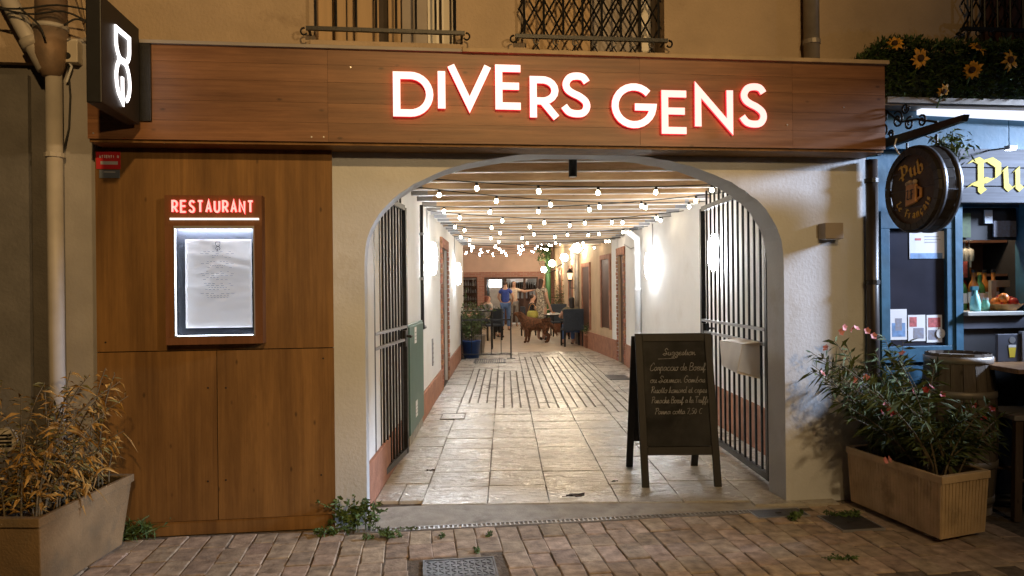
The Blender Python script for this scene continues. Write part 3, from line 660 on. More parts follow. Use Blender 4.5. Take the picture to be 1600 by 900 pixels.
# barred railings
def railing(x0, x1, zb, nb, label, lattice, curls, yy=-.09):
    t = thing('window_railing', label, 'railing', ((x0+x1)/2, yy, zb), 0)
    MB().box(x0, yy-.012, zb-.012, x1, yy+.012, zb+.012).build('rail', M['black_iron'], t); MB().box(x0, yy-.012, zb+.95, x1, yy+.012, zb+.975).build('rail', M['black_iron'], t)
    b = MB(); xi = [x0+.06+(x1-x0-.12)*(i/(nb-1)) for i in range(nb)]
    o0 = MB().tube([(0, 0, 0), (0, 0, .94)], .0085, 6).build('bar', M['black_iron'], t); o0.data.transform(wm(t))
    for i, xx in enumerate(xi):
        T = Matrix.Translation((xx, yy, zb+.012))
        if i == 0: place(o0, T)
        else: inst(o0, t, T)
    b = MB()
    for xx, s in ((x0, 1), (x1, -1)):
        b.tube([(xx+.015*s, yy, zb), (xx+.015*s, .004, zb-.01)], .009, 6)
        b.tube([(xx+.005*s-.012*s, yy, zb+.004)]+[(xx-.012*s+.02*s*math.cos(a), yy-.0, zb-.02+.022*math.sin(a)) for a in [PI/2+k*.6 for k in range(8)]], .006, 6)
    b.build('bracket', M['black_iron'], t)
    if lattice:
        b = MB(); st = .1; hh = .9; n = int((x1-x0-.06)/st)
        for i in range(-9, n+1):
            for s in (1, -1):
                p0 = (x0+.03+i*st if s > 0 else x0+.03+(n-i)*st, zb+.012); 
                xs, zs_ = p0; xe, ze = xs+s*hh*.55, zb+hh
                lo, hi = x0+.03, x1-.03
                def cut(xs, zs_, xe, ze):
                    a, c = 0.0, 1.0
                    for lim, sg in ((lo, 1), (hi, -1)):
                        d0, d1 = (xs-lim)*sg, (xe-lim)*sg
                        if d0 < 0 and d1 < 0: return None
                        if d0 < 0: a = max(a, d0/(d0-d1))
                        if d1 < 0: c = min(c, d0/(d0-d1))
                    return (a, c) if a < c else None
                q = cut(xs, zs_, xe, ze)
                if q: b.tube([(xs+(xe-xs)*k_, .045+yy+.012*s, zs_+(ze-zs_)*k_) for k_ in q], .0065, 4)
        b.build('lattice_strip', M['black_iron'], t, kind='stuff')
        b = MB()
        for xx in xi[1:]:
            b.tube([(xx-.05+.018*math.cos(a), yy, zb-.03+.02*math.sin(a)) for a in [k*.7 for k in range(9)]], .005, 5)
            b.tube([(xx-.05, yy, zb-.05), (xx-.075, yy, zb-.095)], .004, 4); b.tube([(xx-.05, yy, zb-.05), (xx-.025, yy, zb-.095)], .004, 4)
        b.build('scroll', M['black_iron'], t, kind='stuff')
zr1 = P(600, 48, -.09).z
railing(P(478, 47, -.09).x, P(726, 52, -.09).x, zr1, 8, 'black iron railing of plain bars before the window above the word on the sign', False, True)
railing(P(805, 58, -.09).x, P(1043, 65, -.09).x, P(920, 60, -.09).z, 8, 'black iron railing with a diagonal lattice before the second upper window', True, False)
railing(P(1506, 45, -.09).x, P(1650, 60, -.09).x, 3.28, 7, 'dark railing with lattice above the sunflower hedge', True, False)
# roof downpipe above the right end of the sign
t = thing('downpipe', 'grey zinc downpipe on the tan wall standing behind the right end of the sign', 'drainpipe', (P(1268, 50, -.07).x, -.07, 2.9))
xd = t.location.x
MB().tube([(xd, -.07, 2.93), (xd, -.07, 5.4)], .052, 14).build('pipe', M['zinc'], t, True)
b = MB(); b.tube([(xd, -.07, 3.14), (xd, -.07, 3.17)], .058, 14); b.box(xd-.012, -.07, 3.145, xd+.012, .002, 3.165); b.build('clamp', M['zinc'], t)
# ---- wooden fascia with the lit name
FY = -.25
fx0, fx1 = P(136, 140, FY).x, P(1383, 165, FY).x
fz0, fz1 = 2.395, 2.955
fas = thing('restaurant_sign', 'long brown wooden fascia sign with the lit red name DIVERS GENS', 'sign', ((fx0+fx1)/2, -.12, fz0))
MB().box(fx0+.006, FY+.02, fz0+.004, fx1-.006, -.001, fz1-.002).build('carcass', M['panel_wood'], fas)
xs_ = [fx0, P(512, 140, FY).x, P(1000, 140, FY).x, P(1238, 140, FY).x, fx1]; zs_l = [fz0, fz0+.115, fz0+.235, fz0+.36, fz0+.465, fz1]
for i in range(4):
    for j in range(5):
        MB().box(xs_[i]+.0006, FY, zs_l[j]+.0006, xs_[i+1]-.0006, FY+.0195, zs_l[j+1]-.0006).build('board', M['fascia_wood'], fas)
MB().box(fx0+.002, FY+.021, fz0-.016, fx1-.002, -.002, fz0+.003).build('soffit', M['panel_wood'], fas)
xm = P(722, 80, FY-.03).x; xd1 = P(232, 66, FY-.03).x
MB().box(fx0-.01, FY-.02, fz1, xm, -.002, fz1+.022).build('flashing', M['flashing'], fas, bevel=.003)
MB().box(xm+.001, FY-.03, fz1, fx1+.015, -.002, fz1+.026).build('cap_board', M['cap_wood'], fas, bevel=.003)
for ch, a, t0, c, t1 in (('D', 614, 112, 677, 182), ('I', 684, 105, 696, 175), ('V', 699, 97, 768, 169), ('E', 774, 101, 819, 171), ('R', 828, 119, 875, 189), ('S', 876, 113, 924, 183),
                         ('G', 956, 130, 1026, 200), ('E', 1034, 141, 1078, 209), ('N', 1086, 135, 1146, 203), ('S', 1155, 130, 1200, 199)):
    yf = FY-.035; mx, my = (a+c)/2, (t0+t1)/2
    x0, x1 = P(a, my, yf).x, P(c, my, yf).x; z0, z1 = P(mx, t1, yf).z, P(mx, t0, yf).z
    b = MB(); letter(b, ch, Vector((x0, FY-.018, z0)), X, Z, -Y, x1-x0, z1-z0, .044 if ch != 'I' else x1-x0-.001, .014)
    b.build('letter', [M['em_letter'] if a < 1030 else M['em_letter_pink'], M['em_red']], fas)
for px_, py_ in ((146, 208), (487, 214), (506, 214), (548, 105), (1318, 168), (1230, 195)):
    p = P(px_, py_, FY); b = MB(); b.tube([(p.x, FY-.003, p.z), (p.x, FY+.002, p.z)], .005, 6); b.build('screw', M['alu'], fas)
# ---- projecting sign with the two letters
sx = -1.603
dg = thing('projecting_sign', 'black box sign sticking out from the wall with the white lit letters DG', 'sign', (sx, -.3, 2.46))
MB().box(sx-.075, -.815, 2.468, sx, -.3, 3.025).build('box', M['black'], dg, bevel=.005)
MB().box(sx-.05, -.3, 2.55, sx-.02, -.25, 2.62).build('arm', M['black_iron'], dg); MB().box(sx-.05, -.3, 2.86, sx-.02, -.25, 2.93).build('arm', M['black_iron'], dg)
MB().box(sx-.09, -.268, 2.5, sx+.05, -.2505, 2.97).build('wall_plate', M['black_iron'], dg)
# letters read turned a quarter clockwise: local "right" points down, local "up" points away from the wall... 
yn, yo = -.655, -.448        # near and far edge of the letters along the sign
O = Vector((sx, 0, 0))
def side_pt(px, py):
    r = ray(px, py); return CAM + r*((sx+.004)/r.x)
top = side_pt(195, 40).z; 
b = MB()
zD1, zD0, zG0 = 2.925, 2.755, 2.53
wl = yo-yn; sw = .024
LET['G'] = [(arc(.5, .5, .5, .5, 28, 318, 20)+[(1.03, .45), (.42, .45)], False)]
for ch, z1, z0 in (('D', zD1, zD0-.012), ('G', zD0+.022, zG0)):
    b = MB(); letter(b, ch, Vector((sx+.0015, yn, z1)), -Z, Y, X, z1-z0, wl, sw, .008 if ch == 'D' else .0075)
    b.build('letter', [M['em_white'], M['em_white']], dg)
# ---- wooden cladding panel left of the arch
px0, px1 = P(151, 500, -.06).x, P(521, 500, -.06).x
pan = thing('wood_cladding', 'plain orange brown wooden panelling on the wall left of the arch', 'cladding', ((px0+px1)/2, -.03, 0))
MB().box(px0+.01, -.045, .0, px1-.01, -.001, fz0-.01).build('backing', M['black'], pan)
zmid = P(335, 547, -.06).z; xv = P(340, 680, -.06).x; zpl = .085
for q in ((px0, zmid+.003, px1, fz0-.018), (px0, zpl+.003, xv-.0025, zmid-.003), (xv+.0025, zpl+.003, px1, zmid-.003)):
    MB().box(q[0], -.06, q[1], q[2], -.0452, q[3]).build('panel', M['panel_wood'], pan)
MB().box(px0+.15, -.054, .0, px1-.004, -.0452, zpl-.001).build('plinth', M['panel_wood'], pan)
for px_, py_ in ((325, 606), (353, 606), (325, 752), (353, 750), (502, 742), (160, 600), (505, 560), (165, 535)):
    p = P(px_, py_, -.06); b = MB(); b.tube([(p.x, -.062, p.z), (p.x, -.058, p.z)], .006, 6); b.build('screw', M['black'], pan)
# alarm notice
t = thing('alarm_notice', 'small red and grey notice high on the wooden panel under the projecting sign', 'sign', P(169, 276, -.062))
MB().box(*zbox(150, 237, 188, 264, -.066, .004)).build('red_plate', M['red'], t); MB().box(*zbox(155, 265.5, 187, 278, -.066, .004)).build('grey_plate', M['bluegrey'], t)
b = MB()
def strokes(b, txt, x0, z0, h, y, wd, sw, dep=.0015):
    xx = x0
    for ch in txt:
        if ch in LET: letter(b, ch, Vector((xx, y, z0)), X, Z, -Y, wd, h, sw, dep)
        xx += wd*1.22
p = P(155, 247, -.067); 
b = MB(); strokes(b, 'ATTENTION', P(155, 247, -.0665).x, P(170, 247, -.0665).z, .018, -.0662, .0105, .003); 
q = MB()
b.build('lettering', M['sticker'], t)
b = MB(); b.box(*zbox(157, 252, 184, 257, -.0672, .001)); b.box(*zbox(162, 268, 180, 269.5, -.0672, .001)); b.build('print_line', M['ink_pale'], t)
# ---- lit menu case
cb = (258, 305, 410, 538); yc = -.15
x0, _, z0, x1, _, z1 = zbox(*cb, yc, .09)
mc = thing('menu_case', 'wooden menu case with red RESTAURANT lettering and a lit paper menu behind glass', 'menu case', ((x0+x1)/2, -.06, z0))
xi0, _, zi0, xi1, _, zi1 = zbox(272, 353, 398, 526, yc, .05)
MB().box(x0, yc+.05, z0, x1, -.0605, z1).build('backboard', M['case_wood'], mc)
for q in ((x0, z0, x1, zi0), (x0, zi1, x1, z1), (x0, zi0+.0005, xi0, zi1-.0005), (xi1, zi0+.0005, x1, zi1-.0005)):
    MB().box(q[0], yc, q[1], q[2], yc+.049, q[3]).build('frame', M['case_wood'], mc)
MB().box(xi0+.002, yc+.042, zi0+.002, xi1-.002, yc+.049, zi1-.002).build('back_panel', M['navy'], mc)
b = MB(); e = .006
for q in ((xi0, zi0, xi1, zi0+e), (xi0, zi1-e*2.6, xi1, zi1), (xi0, zi0+e, xi0+e, zi1-e*2.6), (xi1-e, zi0+e, xi1, zi1-e*2.6)): b.box(q[0], yc-.004, q[1], q[2], yc+(.04 if q[1] != zi1-e*2.6 else .004), q[3])
b.build('trim', M['alu'], mc)
MB().box(xi0+.012, yc+.007, zi1-.010, xi1-.012, yc+.019, zi1-.004).build('led_strip', M['em_led'], mc)
for q in ((xi0+.0065, zi0+.012, xi0+.0095, zi1-.02),): MB().box(q[0], yc+.002, q[1], q[2], yc+.007, q[3]).build('led_strip', M['em_led_side'], mc)
MB().box(xi0+.014, yc+.002, zi0+.0065, xi1-.014, yc+.007, zi0+.0095).build('led_strip', M['em_led_side'], mc)
xa, _, za, xb, _, zb = zbox(290, 374, 394, 512, yc+.036, .0)
rows = []; NU, NV = 26, 40
for j in range(NV+1):
    r = []
    for i in range(NU+1):
        s, t_ = i/NU, j/NV
        wv = mnoise.noise(Vector((s*1.5, t_*8.0, 3.1)))*.0085 + mnoise.noise(Vector((s*6+t_*5, t_*15, 1.7)))*.0036
        r.append((xa+(xb-xa)*s, yc+.034-abs(wv)*1.5-.002*math.sin(PI*s), za+(zb-za)*t_))
    rows.append(r)
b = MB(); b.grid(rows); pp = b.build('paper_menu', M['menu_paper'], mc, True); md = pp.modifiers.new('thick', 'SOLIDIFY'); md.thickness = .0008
rr = random.Random(5)
b = MB(); wpx = xb-xa; hpx = zb-za
yy = yc+.0185
for k in range(24):
    zz = zb-.075-k*.0122
    if k in (4, 9, 15, 20): continue
    L = rr.uniform(.25, .55)*wpx; c = (xa+xb)/2
    n = 7
    for q in range(n):
        if rr.random() < .25: continue
        b.box(c-L/2+L*q/n, yc+.0175, zz, c-L/2+L*(q+.7)/n, yc+.0181, zz+.0022)
pr = b.build('print_line', mat('ink_print', (.2, .2, .21), .8), pp)
b = MB(); cxm = (xa+xb)/2
letter(b, 'D', Vector((cxm-.014, yc+.0185, zb-.016)), -Z, X, -Y, .03, .028, .003, .001); letter(b, 'G', Vector((cxm-.014, yc+.0185, zb-.044)), -Z, X, -Y, .026, .028, .003, .001)
b.build('print_emblem', M['ink'], pp)
gl = MB().box(xi0+e, yc-.002, zi0+e, xi1-e, yc+.0005, zi1-e*2.7).build('glass_pane', M['glass'], mc)
b = MB(); b.box(*zbox(265, 340.5, 404, 343.5, yc-.014, .0135)); b.build('lamp_line', M['em_line'], mc)
lx0, lx1 = P(267, 323, yc-.01).x, P(398, 323, yc-.01).x; lz0, lz1 = P(333, 333, yc).z, P(333, 313, yc).z
txt = 'RESTAURANT'; wtot = lx1-lx0; cw = wtot/10
for i, ch in enumerate(txt):
    b = MB(); letter(b, ch, Vector((lx0+i*cw+cw*.08, yc-.002, lz0)), X, Z, -Y, cw*.8, lz1-lz0, .0115, .012)
    b.build('letter', [M['em_rest'], M['em_red']], mc)
# ================================================================== LAMPS AND BULBS OF THE PASSAGE
def sconce(u, v, z, sgn, label):
    t = thing('wall_lamp', label, 'wall lamp', U(u, v, z-.2), -A2, 'glowing lamps along the passage walls')
    c = U(u+sgn*.075, v, 0)
    b = MB(); b.lathe([(.001, z-.2), (.035, z-.19), (.055, z-.1), (.06, z), (.055, z+.1), (.035, z+.19), (.001, z+.2)], 14, Matrix.Translation((c.x, c.y, 0))); b.build('glass_shade', M['em_sconce'], t, True)
    b = MB(); b.box(*sorted_box(u, u+sgn*.016, v-.035, v+.035, z-.06, z+.06), MU); b.build('back_plate', M['grey_metal'], t)
    b = MB(); b.tube([U(u+sgn*.008, v, z), U(u+sgn*.03, v, z)], .012, 8); b.build('arm', M['grey_metal'], t)
    b = MB(); b.tube([U(u+sgn*.012, v, z+.06), U(u+sgn*.012, v, 2.46)], .008, 6); b.build('cable', M['grey_metal'], t)
    return t
def sorted_box(u0, u1, v0, v1, z0, z1): return (min(u0, u1), min(v0, v1), z0, max(u0, u1), max(v0, v1), z1)
sconce(UL, 9.0, 1.87, 1, 'glowing lamp on the white wall right above the black conduit elbow')
sconce(UL, 13.9, 1.78, 1, 'glowing lamp on the white wall beyond the brick framed door')
sconce(UR, 7.75, 1.85, -1, 'glowing lamp seen through the bars of the wider gate leaf')
sconce(UR, 11.25, 1.82, -1, 'glowing lamp on the bare white wall above the chalkboard')
# festoon strings: bulb and socket built once, copied
bb = MB(); bb.lathe([(.001, -.06), (.011, -.057), (.017, -.047), (.0175, -.038), (.014, -.027), (.01, -.018)], 10); 
sk = MB(); sk.lathe([(.001, .012), (.012, .01), (.014, 0), (.014, -.018), (.001, -.019)], 8)
proto = {}
def festoon(A, B, sag, n, label, phase=.5, scale=1.0):
    A, B = Vector(A), Vector(B)
    t = thing('string_light', label, 'string light', A, 0, 'strings of bulbs across the passage')
    far = n > 6; key = 'far' if far else 'b'
    pt = lambda s: A.lerp(B, s)+Vector((0, 0, -sag*4*s*(1-s)))
    b = MB(); b.tube([pt(i/24) for i in range(25)], .005, 5); b.build('cable', M['cable_black'], t)
    for i in range(n):
        p = pt((i+phase)/n); T = Matrix.Translation(p-Vector((0, 0, .012))) @ Matrix.Rotation(random.gauss(0, .12), 4, 'X') @ Matrix.Rotation(random.gauss(0, .12), 4, 'Y')
        if key not in proto:
            ob = bb.build('bulb', M['em_bulb_far' if far else 'em_bulb'], t, True); os_ = sk.build('socket', M['cable_black'], ob, True)
            for o in (ob, os_):
                o.data.transform(wm(t)); 
            place(ob, T); os_.matrix_local = Matrix.Identity(4); proto[key] = (ob, os_)
        else:
            ob = inst(proto[key][0], t, T); os_ = proto[key][1].copy(); COL.objects.link(os_); os_.parent = ob; os_.matrix_local = Matrix.Identity(4)
names = ['string of warm bulbs crossing the passage, the nearest to the arch', 'string of warm bulbs crossing the passage, second from the arch', 'string of warm bulbs crossing the passage, third from the arch',
 'string of warm bulbs crossing the passage, fourth from the arch', 'string of warm bulbs crossing the passage, fifth from the arch', 'string of warm bulbs crossing the passage, sixth from the arch',
 'string of warm bulbs crossing the passage, seventh from the arch', 'string of warm bulbs crossing the passage, eighth from the arch', 'string of warm bulbs crossing the passage, ninth from the arch', 'string of warm bulbs under the last rafters of the passage roof']
ua, ub, zc = UL+.04, UR-.03, 2.445
for i, (va, vb, n, ph) in enumerate(((6.1, 6.7, 6, .3), (6.7, 8.2, 6, .6), (8.4, 7.4, 6, .45), (8.9, 9.9, 6, .7), (10.6, 9.2, 6, .4), (10.9, 12.0, 6, .6), (12.7, 11.5, 6, .3), (13.2, 14.2, 6, .55), (15.0, 13.9, 6, .4), (15.5, 16.4, 6, .5))):
    festoon(U(ua, va, zc), U(ub, vb, zc), .07, n, names[i], ph)
for i, (va, vb, n) in enumerate(((17.6, 17.8, 7), (19.4, 19.2, 8), (20.9, 21.2, 7), (22.8, 22.5, 8), (24.6, 24.9, 9), (26.8, 26.5, 8))):
    festoon(U(-2.2, va, 2.72+.05*i), U(1.75, vb, 2.74+.05*i), .2+.03*(i % 3), n, ['string of bulbs over the courtyard just past the roof edge', 'string of bulbs over the courtyard above the dog', 'string of bulbs over the middle of the courtyard', 'string of bulbs over the courtyard above the standing woman', 'string of bulbs over the far half of the courtyard', 'string of bulbs over the courtyard in front of the pink wall'][i], (.5, .2, .75, .4, .1, .6)[i])
def globe(u, v, z, r, label, wall=True):
    t = thing('globe_lamp', label, 'lamp', U(u, v, z-r), -A2, 'round glowing lamps on the courtyard wall')
    MB().ball(U(u, v, z), r, 14, 8).build('globe', M['em_globe'], t, True)
    b = MB(); b.tube([U(rear(v), v, z-.02), U((u+rear(v))/2, v, z-.12), U(u, v, z-r-.05), U(u, v, z-r+.01)], .018, 8); b.build('arm', M['black_iron'], t)
globe(1.80, 18.4, 2.49, .11, 'round glowing lamp of the tan wall, nearest to the passage')
globe(1.74, 21.5, 2.38, .11, 'round glowing lamp of the tan wall, second along from the passage')
globe(1.62, 25.2, 2.33, .11, 'round glowing lamp of the tan wall, third along from the passage')
globe(1.50, 28.2, 2.2, .11, 'round glowing lamp of the tan wall, nearest to the pink wall')
# carriage lantern
p = Dv(880, 432, 21.9); t = thing('wall_lantern', 'black carriage lantern with a small warm light on the tan wall', 'lantern', U(rear(20.5)-.14, 20.5, 1.62), -A2)
T = Matrix.Translation((t.location.x, t.location.y, 0))
MB().lathe([(.05, 1.72), (.085, 1.9)], 6, T).build('glass_shade', M['em_lantern'], t)
b = MB(); b.lathe([(.1, 1.9), (.07, 1.97), (.02, 2.03), (.001, 2.04)], 6, T); b.build('cap', M['black_iron'], t)
b = MB(); b.lathe([(.001, 1.66), (.055, 1.68), (.055, 1.72)], 6, T); b.build('base', M['black_iron'], t)
b = MB(); q = U(rear(20.5)-.14, 20.5, 0); e = U(rear(20.5), 20.5, 0); b.tube([(q.x, q.y, 1.67), (q.x, q.y, 1.48), (e.x, e.y, 1.48)], .014, 6); b.tube([(e.x, e.y, 1.4), (e.x, e.y, 1.7)], .02, 6); b.build('bracket', M['black_iron'], t)
# small spotlight under the crown of the arch
p0, p1 = Dv(895, 238, 5.25), Dv(895, 276, 5.25)
t = thing('hanging_spotlight', 'short black cylinder spotlight hanging under the crown of the arch', 'spotlight', p1)
b = MB(); b.tube([p1, (p0.x, p0.y, p0.z-.03)], .03, 14); b.build('housing', M['black'], t); b = MB(); b.tube([(p0.x, p0.y, p0.z-.03), (p0.x, p0.y, 2.46)], .012, 8); b.build('stem', M['black'], t)
b = MB(); b.tube([(p1.x, p1.y, p1.z-.004), (p1.x, p1.y, p1.z+.004)], .024, 14); b.build('lens', M['alu'], t)
# ================================================================== GATES
def gate(pa, pb, ztop, n, label, lockend, spikes):
    """iron leaf from the hinge pa to the free end pb"""
    pa, pb = Vector(pa), Vector(pb); d = (pb-pa); L = d.length; ang = math.atan2(d.y, d.x)
    t = thing('gate_leaf', label, 'gate', (pa.x, pa.y, 0), ang)
    T = wm(t); z0 = .06
    for x0, x1 in ((0, .045), (L-.05, L)): MB().box(x0, -.022, z0, x1, .022, ztop-.02 if x0 > 0 else ztop, T).build('stile', M['black_iron'], t)
    for q0, q1 in ((z0, z0+.05), (ztop-.045, ztop)): MB().box(.0455, -.018, q0, L-.0505, .018, q1, T).build('rail', M['black_iron'], t)
    for q0 in (1.05, 1.16): MB().box(.0455, -.024, q0, L-.0505, .024, q0+.022, T).build('rail', M['grey_metal'], t)
    br = MB().box(-.008, -.008, 0, .008, .008, ztop+.14-z0-.03).build('bar', M['black_iron'], t)
    br.data.transform(T)
    for i in range(n):
        xx = .045+(L-.095)*(i+1)/(n+1); TT = T @ Matrix.Translation((xx, 0, z0+.03))
        if i == 0: place(br, TT)
        else: inst(br, t, TT)
    if lockend:
        lk = MB().box(L-.13, -.03, 1.0, L-.052, .03, 1.14, T).build('lock_box', M['black'], t, bevel=.004)
        b = MB(); b.tube([T @ Vector((L-.09, -.03, 1.09)), T @ Vector((L-.09, -.075, 1.09)), T @ Vector((L-.17, -.08, 1.09))], .011, 8); b.build('handle', M['black'], lk)
    return t
gate(Cc(-1.03, 5.36), Cc(-.944, 6.5), 2.235, 9, 'black barred iron gate leaf swung open against the wall with the green cabinet', True, True)
gl_r = gate(Cc(1.885, 5.40), Cc(1.86, 7.2), 2.27, 12, 'wider black barred iron gate leaf swung open behind the chalkboard', True, True)
# bent metal letter tray hung on the wide gate
T = wm(gl_r)
t = thing('letter_holder', 'bent beige sheet metal letter holder hung on the bars of the wider gate', 'letter holder', T @ Vector((.45, .05, .78)), gl_r.rotation_euler.z)
q = lambda x, y, z: T @ Vector((x, y, z))
s = -1 if (T @ Vector((.4, 1, 0)) - Vector(CAM)).length > (T @ Vector((.4, -1, 0)) - Vector(CAM)).length else 1
def sheet(pts, name, mt, par):
    b = MB(); b.face(pts); o = b.build(name, mt, par); md = o.modifiers.new('thick', 'SOLIDIFY'); md.thickness = .004; return o
y1, y2 = s*.03, s*.2
back = sheet([q(.12, y1, 1.07), q(.78, y1, 1.07), q(.78, y1, .80), q(.12, y1, .80)], 'back_sheet', M['beige_box'], t)
sheet([q(.12, y1+s*.004, .80), q(.5, y1+s*.004, .80), q(.5, y2, .86), q(.12, y2, .84)], 'bottom_sheet', M['beige_box'], t)
sheet([q(.12, y2, .845), q(.5, y2, .865), q(.62, y2*.9, 1.05), q(.12, y2*.8, 1.06)], 'front_sheet', M['beige_box'], t)
sheet([q(.12, y1, 1.075), q(.12, y2*.8, 1.065), q(.62, y2*.9, 1.055), q(.62, y1, 1.075)], 'lid', M['beige_box'], t)
# ================================================================== WALL FITTINGS OF THE PASSAGE
t = thing('electric_cabinet', 'dark green metal cabinet with white stickers on the white wall behind the open gate', 'cabinet', U(UL+.07, 7.5, .04), -A2)
MB().box(UL+.0255, 6.9, .1, UL+.045, 8.1, 1.16, MU).build('cabinet_body', M['green_metal'], t, bevel=.004)
MB().box(UL+.0455, 6.92, .12, UL+.056, 8.08, 1.14, MU).build('door', M['green_metal'], t, bevel=.003)
MB().box(UL+.0255, 6.95, .0, UL+.043, 8.05, .099, MU).build('plinth', M['concrete'], t)
for v_, z_ in ((7.36, 1.02), (7.4, .28)): 
    o = MB().box(UL+.0565, v_-.07, z_-.06, UL+.058, v_+.09, z_+.1, MU).build('sticker', M['sticker'], t)
    b = MB()
    for k in range(3): b.box(UL+.0582, v_-.05, z_-.03+k*.035, UL+.0586, v_+.07, z_-.02+k*.035, MU)
    b.build('print_line', M['ink_pale'], o)
t = thing('conduit', 'black pipe with an elbow running down the white wall beside the green cabinet', 'pipe', U(UL+.03, 8.25, .95), -A2)
MB().tube([U(UL+.03, 8.25, 2.44), U(UL+.03, 8.25, 1.13), U(UL+.03, 8.32, 1.06), U(UL+.03, 8.5, 1.06)], .02, 8).build('pipe', M['black'], t, True)
for z_ in (2.1, 1.6): b = MB(); b.tube([U(UL+.03, 8.25, z_), U(UL+.03, 8.25, z_+.03)], .028, 8); b.build('clamp', M['grey_metal'], t)
t = thing('wall_vent', 'thin tall grey vent slot low on the white wall beyond the cabinet', 'vent', U(UL, 9.6, .55), -A2)
MB().box(UL, 9.55, .5, UL+.012, 9.66, .85, MU).build('plate', M['grey_metal'], t); b = MB()
for k in range(5): b.box(UL+.0125, 9.56, .53+k*.06, UL+.016, 9.65, .555+k*.06, MU)
b.build('louvre', M['zinc'], t)
t = thing('downpipe', 'white downpipe on the white wall just before the brick doorway', 'drainpipe', U(UR-.06, 12.3, 0), -A2)
MB().tube([U(UR-.06, 12.3, .02), U(UR-.06, 12.3, 2.1), U(UR-.1, 12.1, 2.3), U(UR-.3, 12.0, 2.42)], .055, 12).build('pipe', M['white_pipe'], t, True)
for z_ in (.7, 1.45, 2.05): b = MB(); b.tube([U(UR-.06, 12.3, z_), U(UR-.06, 12.3, z_+.035)], .063, 12); b.build('collar', M['white_pipe'], t)
t = thing('white_cable', 'thin white cable looping along the white wall under the rafters', 'cable', U(UR-.012, 12.4, 2.25))
MB().tube([U(UR-.012, 12.4, 2.2), U(UR-.012, 13.2, 2.18), U(UR-.012, 13.9, 2.3)], .009, 6).build('cable', M['grey_metal'], t)
t = thing('downpipe', 'grey downpipe on the tan wall under the nearest round lamp', 'drainpipe', U(rear(19.2)-.06, 19.2, 0), -A2)
MB().tube([U(rear(19.2)-.07, 19.2, .03), U(rear(19.2)-.07, 19.2, 3.2)], .06, 10).build('pipe', M['zinc'], t, True)
b = MB(); b.tube([U(rear(19.2)-.07, 19.2, 1.6), U(rear(19.2)-.07, 19.2, 1.64)], .068, 10); b.build('collar', M['zinc'], t)
t = thing('green_post', 'tall green post standing in the far corner of the courtyard', 'post', U(1.72, 29.2, 0))
MB().tube([U(1.72, 29.2, 0), U(1.72, 29.2, 3.3)], .11, 10).build('post', mat('post_green', (.06, .17, .07), .5), t, True)
b = MB(); b.box(1.55, 29.05, 0, 1.89, 29.35, .09, MU); b.build('foot', M['concrete'], t)
# debris
def crumple(loc, s, label, ma, seed):
    t = thing('dead_leaf', label, 'leaf', loc); r_ = random.Random(seed); rows = []
    for j in range(5):
        w_ = s*.5*math.sin(PI*(j+.35)/4.7)
        rows.append([Vector(loc)+Vector((s*(j/4-.5)*1.3, (i/4-.5)*2*w_*.6, .012+abs(i-2)*s*.1*r_.random()+r_.random()*s*.12)) for i in range(5)])
    b = MB(); b.grid(rows); o = b.build('blade', ma, t, True); md = o.modifiers.new('t', 'SOLIDIFY'); md.thickness = .002
    b = MB(); b.tube([rows[0][2], rows[0][2]-Vector((s*.3, .01, -.004))], .002, 4); b.build('stalk', M['stem'], t)
crumple(G(899, 779, .02), .1, 'dark crumpled dead leaf on the tiles at the edge of the threshold', M['soil'], 1)
crumple(G(673, 738, .02), .05, 'small dark dead leaf on the pale tiles in front of the open gate', M['soil'], 2)
crumple(G(961, 755, .02), .035, 'tiny dark leaf scrap on the tiles beside the chalkboard legs', M['soil'], 3)
# ================================================================== CHALKBOARD
CB = thing('chalkboard', 'black wooden A frame chalkboard with white handwriting standing on the pale tiles', 'chalkboard', Cc(1.23, 5.7, 0), -PSI)
def cp(L, s, z, front=True, off=0.0):
    """point on the leaning front or back leaf: L across, height z"""
    d0, d1 = (5.43, 5.685) if front else (6.06, 5.715)
    d = d0+(d1-d0)*(z/1.12)
    return Cc(L, d+off, z+.016)
def plank(La0, La1, z0, z1, front, th, name, mt, par, Lb0=None, Lb1=None, off=0):
    Lb0 = La0 if Lb0 is None else Lb0; Lb1 = La1 if Lb1 is None else Lb1
    c = [cp(La0, 0, z0, front, off), cp(La1, 0, z0, front, off), cp(La1, 0, z0, front, off+th), cp(La0, 0, z0, front, off+th),
         cp(Lb0, 0, z1, front, off), cp(Lb1, 0, z1, front, off), cp(Lb1, 0, z1, front, off+th), cp(Lb0, 0, z1, front, off+th)]
    return MB().box8(c).build(name, mt, par, bevel=.003)
aL, aR = .945, 1.535
plank(aL, aL+.055, 0, 1.12, True, .022, 'leg', M['frame_black'], CB); plank(aR-.055, aR, 0, 1.12, True, .022, 'leg', M['frame_black'], CB)
plank(aL+.0555, aR-.0555, .225, .285, True, .022, 'rail', M['frame_black'], CB); plank(aL+.0555, aR-.0555, 1.06, 1.12, True, .022, 'rail', M['frame_black'], CB)
board = plank(aL+.056, aR-.056, .286, 1.059, True, .008, 'writing_board', M['chalk_black'], CB, off=.009)
plank(aL-.02, aL+.035, 0, 1.10, False, .022, 'leg', M['frame_black'], CB); plank(aR-.075, aR-.02, 0, 1.10, False, .022, 'leg', M['frame_black'], CB)
plank(aL+.0355, aR-.0755, .225, 1.10, False, .012, 'back_board', M['chalk_black'], CB, off=.004)
